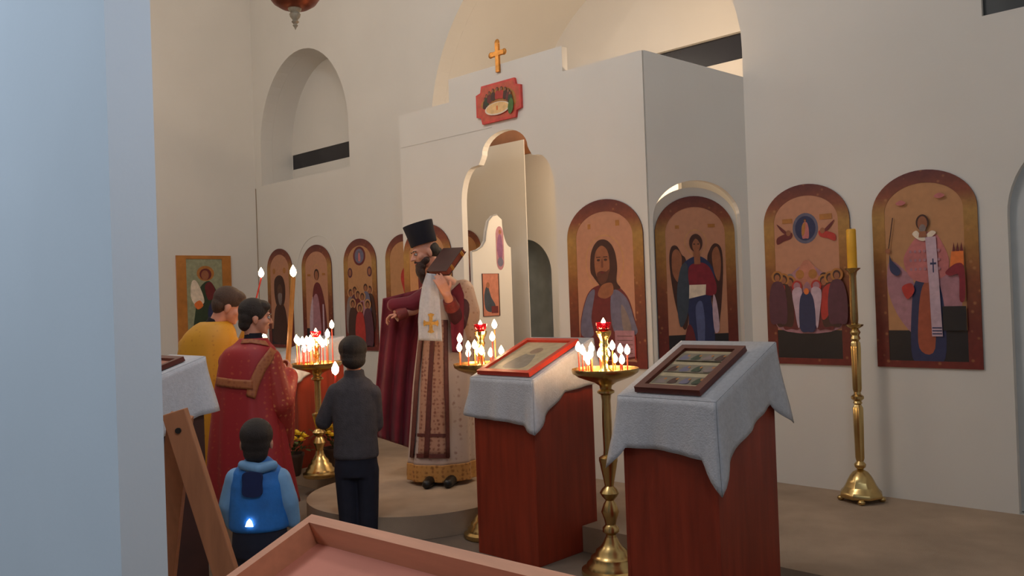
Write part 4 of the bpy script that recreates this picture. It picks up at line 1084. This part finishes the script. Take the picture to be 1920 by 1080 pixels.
Blob().chain([lerpv(lsh, lel, .4), lel, lerpv(lel, lwr, .5)], [.062, .060, .050]).fuse('under_sleeve', mat('dark_cassock', srgb(70, 24, 34), 0.8, vary=0.2, scale=10), pr, .008, 3)
# book and the cloth he carries
BK = mat('brown_leather', srgb(74, 44, 40), 0.45, vary=0.15, scale=14); BKE = mat('page_edge_red', srgb(128, 62, 48), 0.5, vary=0.15, scale=30)
eu = (CR*1.0 - CF*.91).normalized(); ev = (CR*.545+CU*.838+CF*.6).normalized(); ev = (ev-eu*ev.dot(eu)).normalized(); en = (eu.cross(ev)); en = en if en.dot(CF) > 0 else -en
bo = at(834, 486, dP-.30)
bk = thing('book', 'large brown leather covered book held by the priest beside his beard', 'book', bo)
rotb = Matrix((eu, ev, en)).transposed()
MB().box((-.10, -.118, .0), (.10, .118, .005), rot=rotb, org=bo).build('front_cover', BK, bk, bevel=.002)
MB().box((-.094, -.112, .0052), (.095, .112, .0418), rot=rotb, org=bo).build('page_block', BKE, bk)
MB().box((-.10, -.118, .042), (.10, .118, .047), rot=rotb, org=bo).build('back_cover', BK, bk, bevel=.002)
MB().box((-.106, -.118, .0), (-.1002, .118, .047), rot=rotb, org=bo).build('spine', BK, bk, bevel=.002)
for y in (-.06, .075): MB().box((.0952, y-.012, .004), (.103, y+.012, .044), rot=rotb, org=bo).build('clasp', GOLDP, bk, bevel=.001)
tw = hanging('cloth', LINEN, None, [(800, 512), (792, 535), (787, 565), (784, 600), (785, 638)], [(817, 514), (821, 535), (825, 565), (827, 600), (829, 640)], dP-.34, 1.5, .012, thick=.005)
tag(tw, 'white cloth with a gold cross hanging from the hand of the priest', 'cloth')
cr_ = [(-.012, -.055), (.012, -.055), (.020, -.068), (.0, -.075), (-.020, -.068)]
cross = []
for k in range(4):
    a = k*PI/2; cs_, sn_ = math.cos(a), math.sin(a); sc2 = 1.0 if k % 2 == 0 else .78
    for x, y in ((-.011, -.016), (-.012, -.045), (-.024, -.062), (0, -.070), (.024, -.062), (.012, -.045), (.011, -.016)): cross.append((cs_*x-sn_*y*sc2, sn_*x+cs_*y*sc2))
oc = at(808, 606, dP-.362)
MB().plate([cross], 0, .004, (oc, CR, CU, CF)).build('cross_emblem', GOLDCR, tw)

# ---------------------------------------------------------------- altar server in red
RED = brocade('red_brocade', srgb(156, 34, 38), srgb(186, 80, 50), 26, thr=.28)
RED2 = brocade('red_gold_brocade', srgb(160, 46, 38), srgb(206, 124, 74), 30, thr=.36)
GRIB = brocade('gold_ribbon', srgb(164, 96, 56), srgb(146, 76, 46), 40)
YEL = brocade('yellow_brocade', srgb(200, 142, 32), srgb(180, 118, 28), 30, thr=.3)
dB = 5.5; fb = on_floor(474, 571+1.5*FPX/dB, 0)
rp = thing('person', 'dark haired altar server in a red and gold robe seen from behind, face turned right', 'person', fb)
hf = (CR*.86+CF*.44-CU*.10).normalized(); hu = (CU+CR*.06).normalized()
B = Blob(); PB, RB = head(B, at(478, 594, dB), hf, hu, .98)
nk = at(475, 640, dB); B.cone(PB(0, -.02, -.05), .046, nk, .050)
B.loft([ring(nk, CRh, CFh, .05, .05, 20), ring(at(468, 664, dB), CRh, CFh, .135, .08, 20), ring(at(466, 710, dB), CRh, CFh, .14, .095, 20), ring(at(466, 770, dB), CRh, CFh, .125, .09, 20), ring(at(468, 810, dB), CRh, CFh, .14, .10, 20)])
hR = at(539, 706, dB+.23); eR = at(524, 752, dB+.02)
B.chain([at(506, 676, dB), eR, hR], [.046, .036, .026]); hand(B, hR, (at(544, 686, dB+.26)-hR), CR, .9, .9, -1)
hL = at(487, 708, dB+.24); eL = at(448, 752, dB+.12)
B.chain([at(428, 676, dB+.02), eL, hL], [.046, .036, .026]); hand(B, hL, (at(495, 690, dB+.28)-hL), -CR, .9, .9, 1)
for x in (452, 492):
    hp = at(x, 815, dB); kn = at(x, 915, dB); an = V((kn.x, kn.y, .08)); B.chain([hp, kn, an], [.07, .052, .036]); B.cone(an-Z3*.03, .034, an-Z3*.042+CFh*.12, .028)
B.fuse('body', SKIN, rp, .0065, 3); face_parts(rp, PB, RB, .98, HAIRD)
hair('hair', HAIRD, rp, PB, RB, .98, SHORT+[((0, -.055, -.05), (.055, .045, .05)), ((.05, -.0, .03), (.035, .05, .05)), ((-.05, -.0, .03), (.035, .05, .05))])
ro, bvB = robe('robe', RED, rp, [(475, 634, 26, 0), (473, 644, 34, .0), (468, 660, 50, .0), (465, 700, 57, .01), (462, 760, 62, .025), (466, 850, 74, .04), (474, 944, 83, .05)], dB, .72, .4, 9)
co = MB().tube([at(475, 624, dB), at(475, 640, dB)], [.052, .062], 20); co.build('collar', BLACKC, rp, smooth=True)
band('shoulder_yoke', GRIB, rp, bvB, [(455, 638), (472, 636), (497, 640)], [(452, 645), (472, 644), (504, 650)], .006)
band('ribbon', GRIB, rp, bvB, [(506, 652), (484, 680), (466, 718), (462, 742)], [(519, 662), (500, 690), (484, 725), (478, 748)], .008)
band('waist_ribbon', GRIB, rp, bvB, [(404, 706), (440, 711), (474, 713)], [(402, 722), (440, 728), (474, 730)], .010)
B = Blob()
B.chain([at(506, 674, dB), at(524, 758, dB+.02)], [.075, .092]); B.chain([at(524, 758, dB+.02), at(539, 708, dB+.17)], [.092, .070])
B.chain([at(526, 768, dB+.04), at(536, 822, dB+.10)], [.085, .045]); B.chain([at(539, 720, dB+.17), at(544, 820, dB+.14)], [.05, .03])
B.fuse('sleeve', RED2, rp, .009, 4)
B = Blob(); B.chain([at(430, 678, dB+.02), at(446, 756, dB+.12), at(482, 715, dB+.22)], [.07, .08, .06]); B.fuse('sleeve', RED2, rp, .009, 4)
for x in (452, 492):
    p = at(x, 915, dB); p = V((p.x, p.y, .042)); Blob().cone(p, .042, p+CFh*.13-Z3*.008, .034).fuse('shoe', SHOE, rp, .006, 2)
# tall candles held by the servers
TAPER = mat('tall_candle_gold', srgb(196, 130, 58), 0.45, vary=0.15, scale=20)
def held(label, p0_, p1_, rad, m, fs):
    return candle(label, p0_, p1_, rad, m, name='candle', fs=fs)
held('tall thick gold processional candle held by the altar server in red', at(533, 790, dB+.31), at(550, 520, dB+.31), .017, TAPER, 1.5)
held('thin lit candle just behind the shoulder of the altar server in red', at(497, 705, dB+.30), at(496, 644, dB+.31), .006, WAXO, 1.35)

# ---------------------------------------------------------------- altar server in yellow
dY = 6.0; fb = on_floor(392, 574+1.5*FPX/dY, 0)
yp = thing('person', 'brown haired altar server in a yellow robe, head bent, farthest left', 'person', fb)
hf = (CR*.80+CF*.42-CU*.34).normalized(); hu = (CU+CR*.36).normalized()
B = Blob(); PY_, RY_ = head(B, at(428, 572, dY), hf, hu, 1.06)
nk = at(404, 612, dY); B.cone(PY_(0, -.02, -.05), .05, nk, .056)
B.loft([ring(nk, CRh, CFh, .055, .055, 20), ring(at(394, 632, dY), CRh, CFh, .155, .09, 20), ring(at(390, 690, dY), CRh, CFh, .16, .10, 20), ring(at(390, 750, dY), CRh, CFh, .14, .10, 20), ring(at(390, 800, dY), CRh, CFh, .15, .11, 20)])
hR = at(474, 600, dY+.2); eR = at(446, 690, dY+.14)
B.chain([at(432, 642, dY), eR, hR], [.05, .04, .028]); hand(B, hR, (at(481, 578, dY+.2)-hR), CR, 1, .9, -1)
hL = at(420, 720, dY+.25); eL = at(362, 715, dY+.08)
B.chain([at(352, 645, dY), eL, hL], [.05, .04, .028]); hand(B, hL, CR*.6+CU*.3+CF*.5, -CF, 1, .6, 1)
for x in (374, 408):
    hp = at(x, 800, dY); kn = at(x, 890, dY); an = V((kn.x, kn.y, .08)); B.chain([hp, kn, an], [.078, .055, .04]); B.cone(an-Z3*.03, .036, an-Z3*.042+CFh*.13, .03)
B.fuse('body', SKIN, yp, .0065, 3); face_parts(yp, PY_, RY_, 1.06, HAIRB)
hair('hair', HAIRB, yp, PY_, RY_, 1.06, SHORT+[((0, -.05, -.03), (.058, .045, .05))])
ro, bvY = robe('robe', YEL, yp, [(402, 603, 26, 0), (399, 612, 38, 0), (393, 632, 50, 0), (388, 668, 54, .01), (388, 740, 56, .02), (389, 850, 62, .04), (390, 950, 66, .05)], dY, .74, .9, 9)
MB().tube([at(406, 598, dY), at(402, 612, dY)], [.056, .068], 20).build('collar', BLACKC, yp, smooth=True)
B = Blob(); B.chain([at(430, 644, dY), eR, at(468, 622, dY+.19)], [.07, .08, .055]); B.fuse('sleeve', YEL, yp, .009, 4)
B = Blob(); B.chain([at(352, 648, dY), eL, at(405, 722, dY+.22)], [.065, .078, .06]); B.fuse('sleeve', YEL, yp, .009, 4)
held('slender lit candle held up by the altar server in yellow', at(473, 590, dY+.22), at(490, 521, dY+.22), .006, WAXR, 1.35)

# ---------------------------------------------------------------- boy in the grey sweater
GREYS = mat('grey_knit', srgb(72, 68, 72), 0.95, vary=0.15, scale=26, bump=0.4, bscale=120)
dG = 5.35; fb = on_floor(672, 1016, 0); dG = (fb-EYE).dot(CF)
gp = thing('person', 'boy in a dark grey turtleneck sweater and navy trousers seen from behind, holding a candle', 'person', fb)
hf = (CF*.95-CR*.30-CU*.05).normalized(); hu = CU
B = Blob(); PG, RG = head(B, at(661, 664, dG), hf, hu, .93)
nk = at(664, 704, dG); B.cone(PG(0, -.02, -.05), .042, nk, .044)
B.loft([ring(nk, CRh, CFh, .045, .045, 20), ring(at(664, 722, dG), CRh, CFh, .115, .07, 20), ring(at(664, 770, dG), CRh, CFh, .115, .08, 20), ring(at(667, 830, dG), CRh, CFh, .105, .08, 20), ring(at(668, 860, dG), CRh, CFh, .115, .085, 20)])
lS, lE, lW = at(630, 735, dG), at(607, 790, dG+.04), at(624, 764, dG+.24)
B.chain([lS, lE, lW], [.040, .033, .023]); hand(B, lW, at(628, 742, dG+.29)-lW, -CR, .78, .9, 1)
rS, rE, rW = at(698, 737, dG), at(704, 795, dG+.05), at(678, 778, dG+.24)
B.chain([rS, rE, rW], [.040, .033, .023]); hand(B, rW, at(655, 768, dG+.28)-rW, CF, .78, .7, -1)
for x0_, x1_ in ((649, 656), (689, 692)):
    hp = at(x0_, 862, dG); an = at(x1_, 990, dG); an.z = .075; kn = lerpv(hp, an, .5); B.chain([hp, kn, an], [.062, .046, .032]); B.cone(an-Z3*.03, .03, an-Z3*.042+CFh*.10, .026)
B.fuse('body', SKIN, gp, .006, 3); face_parts(gp, PG, RG, .93, HAIRD)
hair('hair', HAIRD, gp, PG, RG, .93, [(p, (r[0]*1.2, r[1]*1.12, r[2]*1.06)) for p, r in SHORT]+[((0, -.058, -.04), (.080, .055, .060))])
B = Blob()
B.loft([ring(at(664, 693, dG), CRh, CFh, .060, .062, 28), ring(at(664, 706, dG), CRh, CFh, .066, .064, 28), ring(at(664, 714, dG), CRh, CFh, .105, .08, 28), ring(at(664, 728, dG), CRh, CFh, .140, .092, 28), ring(at(665, 765, dG), CRh, CFh, .145, .10, 28), ring(at(667, 815, dG), CRh, CFh, .135, .102, 28), ring(at(668, 852, dG), CRh, CFh, .142, .11, 28), ring(at(668, 858, dG), CRh, CFh, .136, .105, 28)])
B.chain([lS, lE], [.056, .054]); B.chain([lE, lerpv(lE, lW, .9)], [.054, .040]); B.chain([rS, rE], [.056, .052]); B.chain([rE, lerpv(rE, rW, .9)], [.052, .040])
B.fuse('sweater', GREYS, gp, .007, 4)
B = Blob()
B.loft([ring(at(668, 852, dG), CRh, CFh, .128, .098, 28), ring(at(668, 872, dG), CRh, CFh, .135, .10, 28), ring(at(668, 892, dG), CRh, CFh, .13, .095, 28)])
for x0_, x1_ in ((649, 656), (689, 692)):
    hp = at(x0_, 880, dG); an = at(x1_, 1000, dG); an.z = .055; B.chain([hp, lerpv(hp, an, .5), an], [.074, .066, .058])
B.fuse('trousers', NAVYC, gp, .008, 4)
for x1_ in (656, 692):
    p = at(x1_, 1000, dG); p.z = .036; Blob().cone(p, .035, p+CFh*.12-Z3*.006, .030).fuse('shoe', SHOE, gp, .006, 2)
held('lit candle held by the boy in the grey sweater', at(627, 752, dG+.28), at(629, 704, dG+.30), .007, WAXR, 1.7)

# ---------------------------------------------------------------- small child in the blue jacket
BLUEJ = mat('blue_padded_fabric', srgb(34, 112, 190), 0.6, vary=0.18, scale=12, bump=0.3, bscale=30)
PALEJ = mat('pale_blue_fabric', srgb(112, 156, 196), 0.6, vary=0.12, scale=12)
dT = 3.92; fb = on_floor(488, 568+1.5*FPX/dT, 0)
tp = thing('person', 'small dark haired child in a bright blue jacket seen from behind, nearest', 'person', fb)
B = Blob(); PT, RT = head(B, at(481, 828, dT), (CF*.95-CR*.2).normalized(), CU, .86)
nk = at(483, 866, dT); B.cone(PT(0, -.02, -.05), .036, nk, .04)
B.loft([ring(nk, CRh, CFh, .04, .04, 20), ring(at(484, 884, dT), CRh, CFh, .10, .065, 20), ring(at(485, 930, dT), CRh, CFh, .10, .075, 20), ring(at(487, 985, dT), CRh, CFh, .10, .08, 20), ring(at(488, 1020, dT), CRh, CFh, .105, .08, 20)])
lS, lE, lW = at(444, 898, dT), at(430, 945, dT), at(440, 985, dT+.05)
rS, rE, rW = at(524, 898, dT), at(540, 940, dT), at(549, 980, dT+.03)
B.chain([lS, lE, lW], [.034, .029, .021]); hand(B, lW, (lW-lE), -CR, .55, .4, 1)
B.chain([rS, rE, rW], [.034, .029, .021]); hand(B, rW, (rW-rE), CR, .55, .4, -1)
for x in (470, 506):
    hp = at(x, 1025, dT); an = at(x, 1160, dT); an.z = .06; B.chain([hp, lerpv(hp, an, .5), an], [.055, .043, .032]); B.cone(an-Z3*.025, .026, an-Z3*.034+CFh*.08, .022)
B.fuse('body', SKIN, tp, .006, 3); face_parts(tp, PT, RT, .86, HAIRD)
hair('hair', HAIRD, tp, PT, RT, .86, [(p, (r[0]*1.06, r[1]*1.05, r[2]*1.05)) for p, r in SHORT]+[((0, -.058, -.045), (.064, .045, .06))])
B = Blob()
B.loft([ring(at(483, 858, dT), CRh, CFh, .052, .055, 28), ring(at(483, 868, dT), CRh, CFh, .078, .068, 28), ring(at(484, 882, dT), CRh, CFh, .112, .084, 28), ring(at(485, 905, dT), CRh, CFh, .128, .096, 28), ring(at(486, 950, dT), CRh, CFh, .134, .105, 28), ring(at(487, 984, dT), CRh, CFh, .136, .108, 28), ring(at(487, 990, dT), CRh, CFh, .128, .10, 28)])
B.fuse('jacket', BLUEJ, tp, .007, 3)
for a_, b_, c_ in ((lS, lE, lW), (rS, rE, rW)):
    Blob().chain([a_, b_, lerpv(b_, c_, .85)], [.052, .047, .038]).fuse('jacket_sleeve', PALEJ, tp, .007, 3)
Blob().chain([at(455, 872, dT-.06), at(484, 879, dT-.085), at(512, 872, dT-.06)], [.022, .026, .022]).fuse('collar', PALEJ, tp, .006, 2)
q = at(472, 909, dT-.112)
MB().plate([curve([(-.036, -.05), (.036, -.05), (.042, 0), (.036, .05), (-.036, .05), (-.042, 0)])], 0, .018, (q, CR, CU, CF)).build('hood_patch', mat('navy_patch', srgb(20, 34, 78), 0.8), tp, bevel=.003)
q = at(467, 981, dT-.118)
lt = MB().plate([[(-.017, -.016), (.017, -.016), (.010, .006), (.0, .018), (-.010, .006)]], 0, .006, (q, CR, CU, CF)).build('reflector_patch', emis('reflector_glare', (.65, .85, 1, 1), 6), tp)  # reflector on the jacket; its bright glare is put in as emission
lt['label'] = 'small white reflective triangle with added glow'
B = Blob(); B.loft([ring(at(487, 980, dT), CRh, CFh, .118, .094, 28), ring(at(488, 1020, dT), CRh, CFh, .125, .10, 28), ring(at(488, 1040, dT), CRh, CFh, .12, .095, 28)])
for x in (470, 506):
    hp = at(x, 1040, dT); an = at(x, 1160, dT); an.z = .05; B.chain([hp, lerpv(hp, an, .5), an], [.066, .056, .048])
B.fuse('trousers', NAVYC, tp, .008, 3)
for x in (470, 506):
    p = at(x, 1160, dT); p.z = .03; Blob().cone(p, .029, p+CFh*.085-Z3*.004, .025).fuse('shoe', SHOE, tp, .006, 2)
